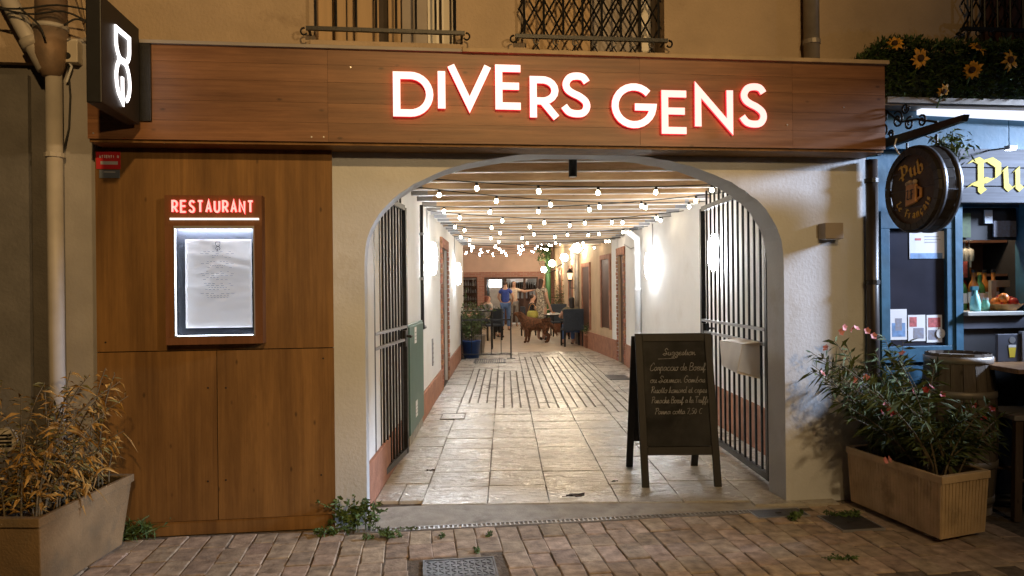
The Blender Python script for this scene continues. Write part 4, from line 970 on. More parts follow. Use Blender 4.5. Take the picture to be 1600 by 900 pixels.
CUR = {
'a': ([(.45, .38), (.25, .5), (.05, .28), (.15, .02), (.35, .12), (.46, .46), (.45, .1), (.6, .06)], .55), 'c': ([(.45, .42), (.25, .5), (.04, .25), (.2, 0), (.5, .1)], .48),
'd': ([(.42, .4), (.2, .5), (.03, .25), (.2, 0), (.42, .2), (.52, 1), (.46, .1), (.6, .05)], .58), 'e': ([(0, .12), (.35, .3), (.28, .5), (.1, .38), (.12, .06), (.3, 0), (.5, .12)], .46),
'f': ([(0, .1), (.35, .8), (.25, 1), (.15, .7), (.12, -.35), (.3, .1), (.5, .1)], .45), 'g': ([(.45, .4), (.2, .5), (.05, .28), (.22, .08), (.45, .4), (.4, -.35), (.12, -.3), (.55, .08)], .52),
'i': ([(0, .1), (.14, .5), (.14, .06), (.3, .06)], .28), 'l': ([(0, .1), (.25, .8), (.15, 1), (.08, .4), (.14, .02), (.32, .08)], .3),
'm': ([(0, .05), (.08, .5), (.1, 0), (.25, .48), (.32, 0), (.48, .48), (.55, .02), (.7, .08)], .68), 'n': ([(0, .05), (.08, .5), (.1, 0), (.3, .48), (.38, .02), (.55, .08)], .52),
'o': ([(.3, .48), (.08, .4), (.05, .1), (.25, 0), (.42, .2), (.32, .48), (.55, .42)], .5), 'p': ([(0, .1), (.12, .5), (.06, -.4), (.12, .4), (.35, .48), (.4, .15), (.15, .04), (.55, .08)], .52),
'q': ([(.45, .4), (.2, .5), (.05, .2), (.3, .05), (.45, .45), (.4, -.4)], .5), 'r': ([(0, .05), (.12, .5), (.14, .42), (.32, .45), (.25, .1), (.42, .06)], .4), 's': ([(0, .05), (.22, .5), (.32, .2), (.12, 0), (.42, .08)], .4),
't': ([(0, .1), (.2, .85), (.14, .05), (.34, .08)], .32), 'u': ([(0, .4), (.06, .48), (.06, .05), (.3, .08), (.36, .48), (.38, .05), (.52, .08)], .5), 'x': ([(0, .1), (.2, .3), (.4, .5), (.2, .28), (.05, .48), (.4, .02), (.5, .1)], .46),
'v': ([(0, .48), (.15, 0), (.32, .48), (.5, .42)], .46), 'b': ([(0, .1), (.2, 1), (.08, .1), (.3, 0), (.4, .3), (.12, .4)], .48), 'h': ([(0, 0), (.18, 1), (.08, 0), (.3, .5), (.36, .02), (.5, .1)], .5),
'S': ([(.6, .85), (.35, 1.1), (.15, .8), (.5, .4), (.3, 0), (-.05, .15), (.3, .3), (.75, .1)], .72), 'C': ([(.65, .85), (.5, 1.1), (.12, .6), (.1, .1), (.4, 0), (.7, .2)], .68),
'B': ([(.1, 0), (.15, 1), (.55, .95), (.5, .6), (.2, .52), (.6, .42), (.55, .05), (.1, 0)], .68), 'G': ([(.6, .9), (.35, 1.1), (.08, .5), (.3, 0), (.6, .2), (.6, .48), (.35, .45)], .7),
'P': ([(.15, 0), (.22, 1), (.1, .9), (.5, 1.05), (.6, .7), (.25, .5)], .62), 'R': ([(.15, 0), (.22, 1), (.1, .9), (.5, 1.05), (.55, .7), (.25, .52), (.65, 0)], .68),
'T': ([(-.05, .95), (.3, 1.05), (.65, 1.0), (.32, .98), (.25, 0)], .6), 'F': ([(.65, 1), (.2, .98), (.15, 0)], .6), '7': ([(0, .9), (.4, .95), (.15, 0)], .5), '5': ([(.4, .95), (.1, .95), (.08, .55), (.35, .5), (.35, .1), (.05, .02)], .5), '0': ([(.2, .9), (.03, .5), (.2, 0), (.38, .5), (.2, .9)], .5), ',': ([(.1, .05), (.02, -.12)], .25), '€': ([(.45, .85), (.2, .9), (.05, .45), (.2, .02), (.45, .1)], .5), '-': ([(0, .3), (.3, .3)], .4)}
rr = random.Random(21)
def chalk_word(txt, L, z, h, maxw):
    tot = sum(CUR[c][1] if c in CUR else .35 for c in txt)*h; k = min(1, maxw/tot)
    xx = L
    for wd in txt.split(' '):
        b = MB()
        for c in wd:
            pts, adv = CUR[c]; pts = catmull(pts, 3)
            # a hand drawn ribbon on the board, a hair proud of it
            P3 = [(xx+(x+y*.22)*h*k, z+y*h*.9+rr.uniform(-.0006, .0006)) for x, y in pts]
            for i in range(len(P3)-1):
                (xa_, za_), (xb_, zb_) = P3[i], P3[i+1]; dx, dz = xb_-xa_, zb_-za_; ln = math.hypot(dx, dz)+1e-6; wq = .0014+.0010*abs(math.sin(i*1.3+xx*40))
                nx, nz = -dz/ln*wq, dx/ln*wq; ex_, ez_ = dx/ln*.0008, dz/ln*.0008
                b.face([cp(a_, 0, c_, True, .0078-.0002*(i % 3)) for a_, c_ in ((xa_+nx-ex_, za_+nz-ez_), (xb_+nx+ex_, zb_+nz+ez_), (xb_-nx+ex_, zb_-nz+ez_), (xa_-nx-ex_, za_-nz-ez_))])
            xx += adv*h*k
        b.build('chalk_word', M['chalk'], board); xx += .33*h*k
chalk_word('Suggestion', aL+.21, .955, .052, .26)
b = MB(); b.face([cp(a_, 0, c_, True, .0078) for a_, c_ in ((aL+.17, .925), (aL+.30, .93), (aL+.30, .934), (aL+.17, .929))]); b.build('chalk_underline', M['chalk'], board)
chalk_word('Carpaccio de Boeuf', aL+.1, .84, .06, .43)
chalk_word('ou Saumon Gambas', aL+.1, .75, .052, .42)
chalk_word('Risotto homard et cepes', aL+.1, .675, .05, .43)
chalk_word('Panaché Boeuf à la Truffe'.replace('é', 'e').replace('à', 'a'), aL+.1, .60, .05, .44)
chalk_word('Panna cotta 7,50 €', aL+.12, .52, .046, .36)
# ================================================================== COURTYARD BACK WALL
t = thing('pink_building', 'pink plastered building at the end of the courtyard with brickwork, a wide doorway and windows', 'building', U(-.2, 30, 0), -A2)
VB = 30.0
def db(px0, py0, px1, py1, v0, v1):
    a = uvz(Dv(px0, (py0+py1)/2, v0)); c = uvz(Dv(px1, (py0+py1)/2, v0)); zt = Dv((px0+px1)/2, py0, v0).z; zb_ = Dv((px0+px1)/2, py1, v0).z
    return (a[0], v0, zb_, c[0], v1, zt)
q = db(757, 433, 841, 514, VB, VB+.3); du0, du1, dz1 = q[0], q[3], q[5]
w_ = db(716, 433, 746, 481, VB, VB+.3); wu0, wu1, wz0, wz1 = w_[0], w_[3], w_[2], w_[5]
zband = Dv(790, 423, VB).z
b = MB()
b.box(-6, VB, 0, wu0, VB+.3, zband, MU); b.box(wu0, VB, 0, wu1, VB+.3, wz0, MU); b.box(wu0, VB, wz1, wu1, VB+.3, zband, MU); b.box(wu1, VB, 0, du0, VB+.3, zband, MU)
b.box(du0, VB, dz1, du1, VB+.3, zband, MU); b.box(du1, VB, 0, 2.4, VB+.3, zband, MU); b.build('brick_wall', M['pinkbrick'], t)
MB().box(-6, VB-.02, zband, 2.4, VB+.3, 5.6, MU).build('upper_wall', M['pink'], t); MB().box(-6, VB-.08, zband-.05, 1.6, VB-.021, zband, MU).build('ledge', M['pink'], t)
# room behind
b = MB(); b.box(wu0-.4, VB+3, 0, 2.4, VB+3.1, 2.8, MU); b.box(wu0-.4, VB+.3, 2.5, 2.4, VB+3, 2.6, MU); b.box(wu0-.5, VB+.3, 0, wu0-.4, VB+3, 2.6, MU); b.box(2.3, VB+.3, 0, 2.4, VB+3, 2.6, MU); b.box(wu0-.4, VB+.3, -.05, 2.3, VB+3, .01, MU)
b.build('room', M['plaster_white'], t)
for nm_, q_, mt_ in (('bar_counter', (du0+.3, VB+1.7, 0, du1+.5, VB+2.1, 1.05), 'doorbrown'), ('back_cupboard', (wu0, VB+2.6, 0, du0+.5, VB+2.99, 1.9), 'doorbrown'), ('wall_shelf', (du0+.6, VB+2.8, 1.45, du1+.6, VB+2.99, 1.49), 'doorbrown'), ('fridge', (du1-.55, VB+2.4, 0, du1-.1, VB+2.79, 1.35), 'grey_metal'), ('extractor_hood', (x0h := du0+1.1, VB+2.3, 1.75, x0h+.75, VB+2.9, 2.1), 'alu')):
    MB().box(*q_, MU).build(nm_, M[mt_], t)
b = MB(); r_ = random.Random(14)
for i in range(22): c = U(du0+.65+i*(du1-du0)/22, VB+2.88, 1.49); b.lathe([(.03, 0), (.033, .12*r_.uniform(.7, 1.5)), (.012, .2), (.011, .26)], 6, Matrix.Translation(c))
for i in range(12): c = U(du0+.4+i*(du1-du0)/12, VB+1.9, 1.05); b.lathe([(.04, 0), (.045, .2*r_.uniform(.4, 1.4)), (.001, .24)], 6, Matrix.Translation(c))
b.build('bottle_row', M['doorbrown'], t, kind='stuff')
lp = MB().box(du0+.6, VB+1.3, 2.44, du1-.2, VB+1.5, 2.48, MU).build('ceiling_lamp', emat('room_lamp_lit', (1, .92, .8), 16), t)
x_l, x_m, x_r = db(785, 0, 785, 10, VB, VB)[0], db(815, 0, 815, 10, VB, VB)[0], db(819, 0, 819, 10, VB, VB)[0]
b = MB()
for a, c in ((du0, du0+.1), (x_l-.05, x_l+.05), (x_m-.05, x_m+.05), (du1-.06, du1)): b.box(a, VB+.08, 0, c, VB+.16, dz1, MU)
fr = b.build('door_frame', M['doorbrown'], t, kind='stuff')
MB().box(du0+.1, VB+.08, dz1-.07, du1-.06, VB+.16, dz1-.001, MU).build('door_head', M['doorbrown'], t)
MB().box(du0+.1, VB+.11, .05, x_l-.05, VB+.125, dz1-.07, MU).build('glass_pane', mat('dark_glass', (.05, .055, .06), .08, var=.5, vs=3), t)
zc_ = .95
MB().box(x_m+.05, VB+.1, 0, du1-.06, VB+.2, zc_, MU).build('serving_counter', M['doorbrown'], t)
MB().box(x_m+.05, VB+.11, zc_, du1-.06, VB+.125, dz1-.07, MU).build('glass_pane', M['glass'], t)
wf = MB(); wf.box(wu0, VB+.1, wz0, wu0+.06, VB+.16, wz1, MU); wf.box(wu1-.06, VB+.1, wz0, wu1, VB+.16, wz1, MU); wf.box(wu0+.06, VB+.1, wz1-.06, wu1-.06, VB+.16, wz1, MU); wf.box(wu0+.06, VB+.1, wz0, wu1-.06, VB+.16, wz0+.05, MU)
wo = wf.build('window', M['doorbrown'], t)
MB().box(wu0+.06, VB+.125, wz0+.05, wu1-.06, VB+.135, wz1-.06, MU).build('pane', M['glass'], wo)
b = MB(); r_ = random.Random(4)
for k in range(3): b.box(wu0+.06, VB+.3, wz0+.3*k+.28, wu1-.06, VB+.42, wz0+.3*k+.3, MU)
b.build('shelf', M['doorbrown'], t, kind='stuff')
b = MB()
for k in range(4):
    for i in range(7):
        uu = wu0+.1+i*(wu1-wu0-.2)/6; hh = r_.uniform(.12, .25); c = U(uu, VB+.36, wz0+.3*k+(.01 if k == 0 else .002)+ (0 if k else .05)); b.lathe([(.03, 0), (.035, hh*.6), (.015, hh*.7), (.012, hh)], 6, Matrix.Translation(c))
b.build('jar_row', M['grey_metal'], t, kind='stuff')
# side wall closing the courtyard beyond the plants
t = thing('courtyard_wall', 'dim tan wall closing the far side of the courtyard behind the plants', 'wall', U(-5.4, 23, 0), -A2)
MB().box(-5.6, 16.9, 0, -5.4, 30, 4.5, MU).build('wall_face', M['tanwall'], t); MB().box(-5.4, 16.7, 0, UL-.3, 16.9, 4.5, MU).build('return_wall', M['tanwall'], t)
# ================================================================== NEXT DOOR: THE PUB
pub = thing('pub_front', 'blue painted pub front with a grey lettered board and open bar hatch', 'pub', (4.0, 0, 0))
pb0, pb1 = 3.105, 6.2
def pb(name, q, mt, par=None, bevel=0): return MB().box(*q).build(name, mt, par or pub, bevel=bevel)
ho0, ho1 = P(1491, 420, 0).x, P(1597, 420, 0).x; hz0, hz1 = P(1540, 512, 0).z, P(1540, 324, 0).z
pb('wall', (pb0, .0, -.05, ho0, .06, ZT-.001), M['pubblue']); pb('wall', (ho1, .0, -.05, pb1, .06, ZT-.001), M['pubblue']); pb('wall', (ho0, .0, hz1, ho1, .06, ZT-.001), M['pubblue']); pb('wall', (ho0, .0, -.05, ho1, .06, hz0-.16), M['inside_dark'])
zl = P(1383, 157, -.2).z
pb('ledge', (pb0+.01, -.2, zl-.03, pb1, -.001, zl+.012), M['shutter_grey']); pb('gutter', (pb0+.012, -.225, zl-.018, pb1, -.2005, zl+.02), M['zinc'])
zf0, zf1 = P(1500, 234, -.06).z, zl-.032
for i in range(3):
    a = pb0+.03+(pb1-pb0-.05)*i/3; pb('fascia_board', (a+.002, -.06, zf0, a+(pb1-pb0-.05)/3-.002, -.001, zf1), M['pubblue'], bevel=.003)
# white band under the ledge, given an added glow like a lamp batten
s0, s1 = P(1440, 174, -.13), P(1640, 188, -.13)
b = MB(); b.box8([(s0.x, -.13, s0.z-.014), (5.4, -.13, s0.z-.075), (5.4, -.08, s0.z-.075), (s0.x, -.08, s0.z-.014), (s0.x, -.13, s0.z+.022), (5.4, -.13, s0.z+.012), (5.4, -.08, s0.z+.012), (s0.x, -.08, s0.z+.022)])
b.build('glow_band', M['em_band'], pub)
for i, (t0, t1) in enumerate(((233, 262), (263, 291), (292, 317))):
    q = zbox(1476, t0, 1700, t1, -.1, .095); pb('sign_plank', (q[0], -.1, q[2]+.001, pb1-.05, -.005, q[5]-.001), M['pubgrey'], bevel=.002)
def nib(mb, pts, O, ex, ey, nn, S, wq, ang=40, dep=.004):
    n_ = Vector((math.cos(math.radians(ang)), math.sin(math.radians(ang))))*wq/2
    W = lambda p, h: O+ex*p.x+ey*p.y+nn*h
    for i in range(len(pts)-1):
        a, c = Vector(pts[i])*S, Vector(pts[i+1])*S; h = dep+.0004*(nib.k % 7); nib.k += 1
        q = [a+n_, a-n_, c-n_, c+n_]
        mb.prism([W(p, 0) for p in q], nn*h)
nib.k = 0
BL = {'P': [[(.0, .92), (.2, 1.0), (.33, .92), (.33, .0), (.42, -.08)], [(.33, .9), (.62, 1.0), (.88, .82), (.88, .45), (.6, .28), (.4, .34)], [(-.05, .12), (.15, .22), (.33, .16), (.5, .24)]],
 'u': [[(0, .56), (.12, .64), (.14, .12), (.3, 0), (.52, .14)], [(.46, .56), (.58, .64), (.58, .1), (.72, .0), (.8, .08)]],
 'b': [[(.02, .95), (.14, 1.05), (.14, .1), (.34, 0), (.58, .16), (.58, .5), (.4, .64), (.2, .52)]],
 'L': [[(.3, 1), (.2, .5), (.1, .1), (.35, 0), (.6, .1)], [(.05, .9), (.3, 1)]], 'e': [[(.1, .3), (.4, .4), (.25, .62), (.05, .4), (.1, .08), (.3, 0), (.45, .1)]],
 'F': [[(.25, 1), (.25, 0)], [(.05, .9), (.3, 1), (.6, .95)], [(.1, .5), (.5, .55)]], 'r': [[(.0, .55), (.12, .62), (.12, 0)], [(.12, .5), (.36, .62)]], 'a': [[(.1, .56), (.3, .64), (.42, .5), (.42, .08), (.52, 0)], [(.42, .36), (.1, .28), (.1, .06), (.4, .1)]],
 'n': [[(0, .56), (.1, .62), (.1, 0)], [(.1, .5), (.36, .64), (.42, .1), (.52, 0)]], 'c': [[(.4, .54), (.2, .64), (.05, .4), (.08, .08), (.4, .06)]], 'i': [[(.05, .58), (.14, .62), (.14, .05), (.24, 0)]], 's': [[(.36, .56), (.15, .62), (.1, .42), (.36, .26), (.3, .02), (.05, .08)]]}
for ch, a, c, t0, t1 in (('P', 1513, 1562, 248, 301), ('u', 1563, 1600, 262, 296), ('b', 1606, 1642, 240, 296)):
    b = MB(); x0, x1 = P(a, 280, -.1).x, P(c, 280, -.1).x; z0 = P(a, t1 if ch != 'P' else 296, -.1).z; z1 = P(a, t0, -.1).z
    Sx = (z1-z0)/(1.02 if ch != 'u' else .66)
    for s_ in BL[ch]: nib(b, s_, Vector((x0+.012, -.1005, z0)), X*min(1.15, (x1-x0)/(Sx*.9)), Z, -Y, Sx, .052, 40)
    b.build('letter', M['yellow'], pub)
# window panel with posters
fq = zbox(1377, 330, 1492, 566, -.05, .05)
o0, o1, z0, z1 = fq[0], fq[3], fq[2], fq[5]; iq = zbox(1391, 357, 1480, 541, -.05, .05)
for q in ((o0, z0, o1, iq[2]), (o0, iq[5], o1, z1), (o0, iq[2]+.0005, iq[0], iq[5]-.0005), (iq[3], iq[2]+.0005, o1, iq[5]-.0005)): pb('window_frame', (q[0], -.05, q[1], q[2], -.001, q[3]), M['pubblue'], bevel=.003)
dp = pb('dark_panel', (iq[0]+.001, -.02, iq[2]+.001, iq[3]-.001, -.001, iq[5]-.001), M['darkpanel'])
pb('base_panel', (o0+.02, -.035, .12, o1-.03, -.001, z0-.02), M['pubblue'], bevel=.006); pb('hatch_post', (o1+.001, -.06, -.03, ho0+.02, -.0005, zf0-.08), M['pubblue'])
pb('hatch_post', (ho1-.02, -.06, -.03, ho1+.08, -.0005, zf0-.08), M['pubblue'])
def flyer(px0, py0, px1, py1, label, marks, yf=-.024):
    t = thing('poster', label, 'poster', P((px0+px1)/2, py1, yf)); q = zbox(px0, py0, px1, py1, yf, .0015); s_ = MB().box(*q).build('sheet', M['paper'], t)
    for k, (a, c, a1, c1, mt) in enumerate(marks):
        W_, H_ = q[3]-q[0], q[5]-q[2]; MB().box(q[0]+W_*a, yf-.0006-.0002*k, q[2]+H_*c, q[0]+W_*a1, yf-.0001, q[2]+H_*c1).build('print', M[mt], s_)
M['print_blue'] = mat('print_blue', (.2, .35, .62), .6, var=.3, vs=25); M['print_red'] = mat('print_red', (.5, .12, .12), .6, var=.4, vs=40); M['print_mix'] = mat('print_mix', (.55, .5, .52), .6, var=.5, vs=60, c2=(.2, .22, .3))
flyer(1421, 361, 1478, 404, 'white poster with a blue foot taped at the top of the dark window panel', [(.02, .0, .9, .2, 'print_blue'), (.15, .66, .32, .74, 'print_red'), (.42, .78, .8, .82, 'ink_pale'), (.42, .68, .85, .71, 'ink_pale'), (.42, .58, .75, .61, 'ink_pale')])
flyer(1391, 483, 1417, 531, 'pale blue flyer, first in the row low on the dark window panel', [(.1, .1, .9, .55, 'print_blue'), (.3, .3, .7, .7, 'print_mix')])
flyer(1419, 492, 1446, 533, 'flyer with red print, middle one in the row low on the dark window panel', [(.08, .55, .5, .92, 'print_red'), (.3, .1, .9, .5, 'print_mix')])
flyer(1448, 492, 1472, 535, 'flyer with red and grey print under the round white sticker', [(.1, .55, .9, .9, 'print_red'), (.1, .1, .7, .45, 'print_mix')])
c = P(1470, 521, -.03); t = thing('round_sticker', 'round white sticker overlapping the last flyer on the dark window panel', 'sticker', c)
b = MB(); b.tube([(c.x, -.03, c.z), (c.x, -.0285, c.z)], .034, 20); b.build('disc', M['sticker'], t); b = MB(); b.box(c.x-.012, -.0304, c.z+.006, c.x+.012, -.0301, c.z+.01); b.box(c.x-.008, -.0304, c.z-.006, c.x+.008, -.0301, c.z-.002); b.build('print', M['ink_pale'], t)
# the bar hatch: room, shelves, counter
DI = .85
pb('room_back', (ho0-.4, DI, .3, ho1+.4, DI+.05, 2.6), M['inside_brown']); pb('room_side', (ho0-.45, .06, .3, ho0-.4, DI, 2.6), M['inside_dark']); pb('room_side', (ho1+.4, .06, .3, ho1+.45, DI, 2.6), M['inside_dark']); pb('room_ceiling', (ho0-.4, .06, 2.55, ho1+.4, DI, 2.6), M['inside_dark']); pb('room_floor', (ho0-.4, .06, .3, ho1+.4, DI, .35), M['inside_dark'])
zc0 = P(1540, 487, -.1).z
pb('counter', (ho0+.021, -.06, hz0-.001, ho1-.021, .25, zc0-.03), M['counter']); pb('counter_top', (ho0+.021, -.1, zc0-.029, ho1-.021, .3, zc0), M['counter_top'], bevel=.004)
pb('bar_front', (ho0+.021, -.03, .0, ho1-.021, -.0005, hz0-.002), M['inside_dark'])
q = zbox(1492, 327, 1597, 375, .05, .02); pb('valance', (ho0, .05, q[2], ho1, .07, hz1), M['inside_dark'])
for (a, t0, c, t1, mt, nm) in ((1494, 333, 1517, 371, 'leaf_dark', 'green_card'), (1539, 328, 1551, 349, 'pubpale', 'pale_card'), (1553, 345, 1588, 370, 'print_mix', 'price_card')): pb(nm, zbox(a, t0, c, t1, .03, .01), M[mt])
shz = []
for py in (376, 428, 478): 
    z_ = P(1545, py, .65).z; shz.append(z_); pb('shelf', (ho0-.39, .58, z_-.02, ho1+.39, DI-.001, z_), M['inside_brown'])
l = lamp('bar_lamp', 'POINT', ((ho0+ho1)/2, .3, 2.33), 40, (1.0, .72, .42), .06)
pendant = thing('bar_pendant', 'small warm lamp hanging inside the bar hatch', 'lamp', ((ho0+ho1)/2, .3, 2.42)); b = MB(); b.tube([((ho0+ho1)/2, .3, 2.42), ((ho0+ho1)/2, .3, 2.55)], .02, 8); b.build('holder', M['black'], pendant)
bcol = [mat('bottle_amber', (.42, .16, .03), .12, var=.3), mat('bottle_green', (.06, .2, .06), .12, var=.3), mat('bottle_clear', (.42, .42, .42), .12, var=.2), mat('bottle_red', (.45, .05, .04), .15, var=.3), mat('bottle_dark', (.02, .02, .025), .1)]
rr = random.Random(9); protoB = []
def bottle_tree(ci_, h, loc):
    t = thing('bottle', ('amber', 'green', 'clear', 'red', 'black')[ci_]+' glass bottle standing in the bar hatch', 'bottle', loc, 0, ('amber', 'green', 'clear', 'red', 'black')[ci_]+' bottles in the bar hatch')
    T = wm(t); MB().lathe([(.001, 0), (.036, .002), (.037, h*.55), (.03, h*.65), (.013, h*.76), (.013, h*.94)], 10, T).build('glass_body', bcol[ci_], t, True)
    MB().lathe([(.0155, h*.93), (.0155, h), (.001, h)], 8, T).build('cap', M['gold'] if ci_ % 2 else M['black'], t); MB().lathe([(.0375, h*.18), (.0375, h*.45)], 10, T).build('label_band', M['paper'] if ci_ != 2 else M['print_mix'], t, True)
    return t
for ci_ in range(5): protoB.append(None)
def put_bottle(ci_, loc):
    if protoB[ci_] is None: protoB[ci_] = bottle_tree(ci_, (.3, .28, .26, .31, .29)[ci_], loc)
    else: c_ = copy_tree(protoB[ci_]); c_.location = loc; c_.rotation_euler.z = rr.uniform(0, 6)
for si, z_ in enumerate(shz[1:]):
    n = 13
    for i in range(n):
        if rr.random() < .1: continue
        put_bottle(rr.randrange(5), (ho0-.1+(ho1-ho0+.2)*(i+.5)/n+rr.uniform(-.01, .01), .67+rr.uniform(-.03, .03), z_))
for i in range(8): put_bottle(rr.randrange(5), (ho0+.06+(ho1-ho0-.1)*i/7, .22+rr.uniform(-.03, .04), zc0))
# row of hanging glasses
for i in range(7):
    xx = ho0+.25+(ho1-ho0-.3)*i/6; zt = P(1545, 376, .45).z
    t = thing('hanging_glass', 'stemmed glass hanging upside down in the row over the bar', 'glass', (xx, .45, zt-.16), 0, 'glasses hanging over the bar')
    MB().lathe([(.03, zt-.16), (.036, zt-.12), (.03, zt-.07), (.005, zt-.055)], 10, Matrix.Translation((xx, .45, 0))).build('bowl', bcol[2], t, True); b = MB(); b.tube([(xx, .45, zt-.055), (xx, .45, zt)], .004, 6); b.tube([(xx, .45, zt-.004), (xx, .45, zt)], .03, 10); b.build('stem', bcol[2], t)
# things on the counter
p = P(1524, 486, -.02); M['mint'] = mat('mint_plastic', (.3, .68, .64), .35, var=.08); M['teal'] = mat('teal_plastic', (.02, .1, .12), .4)
t = thing('spray_bottle', 'mint green spray bottle with a dark trigger head on the bar counter', 'spray bottle', (p.x, -.02, zc0)); T = Matrix.Translation((p.x, -.02, zc0))
MB().lathe([(.001, 0), (.034, .002), (.036, .06), (.024, .11), (.015, .13), (.014, .15)], 14, T).build('body', M['mint'], t, True); b = MB(); b.box(-.03, -.012, .15, .02, .012, .178, T); b.box(-.026, -.005, .11, -.014, .005, .15, T); b.build('trigger_head', M['teal'], t, kind='stuff')
p = P(1540, 486, .02); t = thing('small_jar', 'small pale green jar beside the spray bottle on the counter', 'jar', (p.x, .02, zc0)); MB().lathe([(.001, 0), (.026, .001), (.028, .05), (.02, .065), (.018, .08)], 12, Matrix.Translation((p.x, .02, zc0))).build('body', mat('jar_green', (.15, .35, .25), .3), t, True); MB().lathe([(.02, .08), (.02, .095), (.001, .095)], 10, Matrix.Translation((p.x, .02, zc0))).build('lid', M['alu'], t)
p = P(1570, 486, .02); t = thing('fruit_basket', 'low basket heaped with red and orange fruit on the bar counter', 'basket', (p.x, .04, zc0)); T = Matrix.Translation((p.x, .04, zc0)); MB().lathe([(.001, 0), (.08, .001), (.13, .05), (.125, .05), (.075, .01)], 16, T).build('bowl', M['mug'], t)
fr_ = [mat('fruit_red', (.35, .03, .03), .4), mat('fruit_orange', (.55, .17, .03), .4)]
for k in range(9): b = MB(); b.ball((p.x+rr.uniform(-.08, .08), .04+rr.uniform(-.05, .05), zc0+.055+rr.uniform(0, .05)), .034, 10, 6); b.build('fruit', fr_[0 if k % 3 else 1], t, True)
p = P(1553, 440, .1); t = thing('display_stand', 'pale wooden L shaped frame standing behind the fruit on the counter', 'frame', (p.x, .1, zc0)); pb('upright', (p.x-.02, .1, zc0, p.x+.02, .13, zc0+.22), M['cap_wood'], t); pb('crossbar', (p.x+.021, .1, zc0+.17, p.x+.13, .13, zc0+.22), M['cap_wood'], t)
p = P(1504, 412, .55); t = thing('framed_picture', 'small framed warm picture at the back corner of the bar', 'picture', (p.x, .55, p.z)); pb('frame', (p.x-.12, .55, p.z-.13, p.x+.06, .565, p.z+.14), M['inside_dark'], t); pb('print', (p.x-.1, .547, p.z-.11, p.x+.04, .5495, p.z+.12), M['print_red'], t)
# dark downpipe between the white pillar and the pub
xd = P(1363, 380, -.06).x
t = thing('downpipe', 'dark brown downpipe between the white pillar and the blue pub front', 'drainpipe', (xd, -.06, 0))
MB().tube([(xd, -.06, .02), (xd, -.06, 2.36)], .04, 12).build('pipe', mat('pipe_dark', (.035, .027, .024), .4, var=.3), t, True)
for z_ in (.6, 1.5, 2.2): b = MB(); b.tube([(xd, -.06, z_), (xd, -.06, z_+.03)], .047, 12); b.build('clamp', M['black'], t)
# small box lamp on the white pillar
q = zbox(1290, 348, 1318, 373, -.1, .099); t = thing('box_lamp', 'small unlit grey box lamp on the white wall right of the arch', 'wall lamp', ((q[0]+q[3])/2, -.05, q[2])); MB().box(*q).build('housing', M['shutter_grey'], t, bevel=.004); pb('underside_lens', (q[0]+.015, -.085, q[2]-.003, q[3]-.015, -.02, q[2]+.001), M['sticker'], t); pb('wall_plate', (q[0]-.012, -.0009, q[2]+.01, q[3]+.012, -.0001, q[5]-.01), M['zinc'], t)
# ---- barrel sign on an iron bracket
bx, by, bz = 3.12, -.44, 2.105
bs_ = thing('barrel_sign', 'round dark barrel end sign lettered Pub with a beer mug hanging on a bracket', 'sign', (bx, by, bz-.28))
TB = Matrix.Translation((bx, by, bz)) @ Matrix.Rotation(PI/2, 4, 'Y')      # local z runs along +X
for k in range(26):
    a0, a1 = 2*PI*k/26+.006, 2*PI*(k+1)/26-.006; b = MB(); c8 = []
    rows = []
    for zq, ro in ((0, .262), (.05, .274), (.1, .276), (.16, .266)):
        rows.append([TB @ Vector((r_*math.cos(a), r_*math.sin(a), zq)) for r_, a in ((ro, a0), (ro, a1), (ro-.04, a1), (ro-.04, a0))])
    b.grid(rows, True); b.face(rows[0][::-1]); b.face(rows[-1]); b.build('stave', M['barrel_dark'], bs_)
for zq in (.02, .12):
    b = MB(); b.lathe([(.272, zq), (.279, zq), (.28, zq+.028), (.273, zq+.028)], 40, TB); b.build('hoop', M['hoop'], bs_, True)
for k in range(4):
    y0, y1 = -.232+.116*k, -.232+.116*(k+1)-.003; hw = lambda y: math.sqrt(max(.0004, .226**2-y*y)); pl = [(y0, hw(y0)), (y1, hw(y1)), (y1, -hw(y1)), (y0, -hw(y0))]
    if k in (0, 3):
        mid = [(y0+(y1-y0)*i/6) for i in range(7)]; pl = [(y, hw(y)) for y in mid]+[(y, -hw(y)) for y in mid[::-1]]
    b = MB(); b.prism([Vector((bx+.018, by+h_, bz-y_)) for y_, h_ in pl], (.02, 0, 0)); b.build('head_board', M['barrel_face'], bs_)
fx = bx+.0178
def onface(t, w_, hgt, cx_, cz_, rot=0):
    return Vector((fx, by-cx_, bz+cz_)), (-Y*math.cos(rot)+Z*math.sin(rot)), (Y*math.sin(rot)+Z*math.cos(rot))
xx = -.125
for ch, adv in (('P', .098), ('u', .075), ('b', .07)):
    O, ex, ey = onface(0, 0, 0, xx, .075+.02*(xx+.1)/.2, .12); b = MB()
    for s_ in BL[ch]: nib(b, s_, O, ex, ey, -X, .085, .02, 40, .002)
    b.build('letter', M['gold'], bs_); xx += adv
ang = -150
for ch in 'Le Francais':
    if ch != ' ':
        a = math.radians(ang); O = Vector((fx, by-.185*math.cos(a), bz+.185*math.sin(a))); rot = a+PI/2
        O, ex, ey = O, (-Y*math.cos(rot)+Z*math.sin(rot)), (Y*math.sin(rot)+Z*math.cos(rot)); b = MB()
        for s_ in BL[ch]: nib(b, s_, O-ex*.012, ex, ey, -X, .05, .011, 40, .002)
        if ch == 'c': nib(b, [(.2, 0), (.28, -.15), (.15, -.25)], O-ex*.012, ex, ey, -X, .05, .009, 40, .002)
        b.build('letter', M['gold'], bs_)
    ang += 13 if ch not in 'Fi ' else (14 if ch == 'F' else 9)
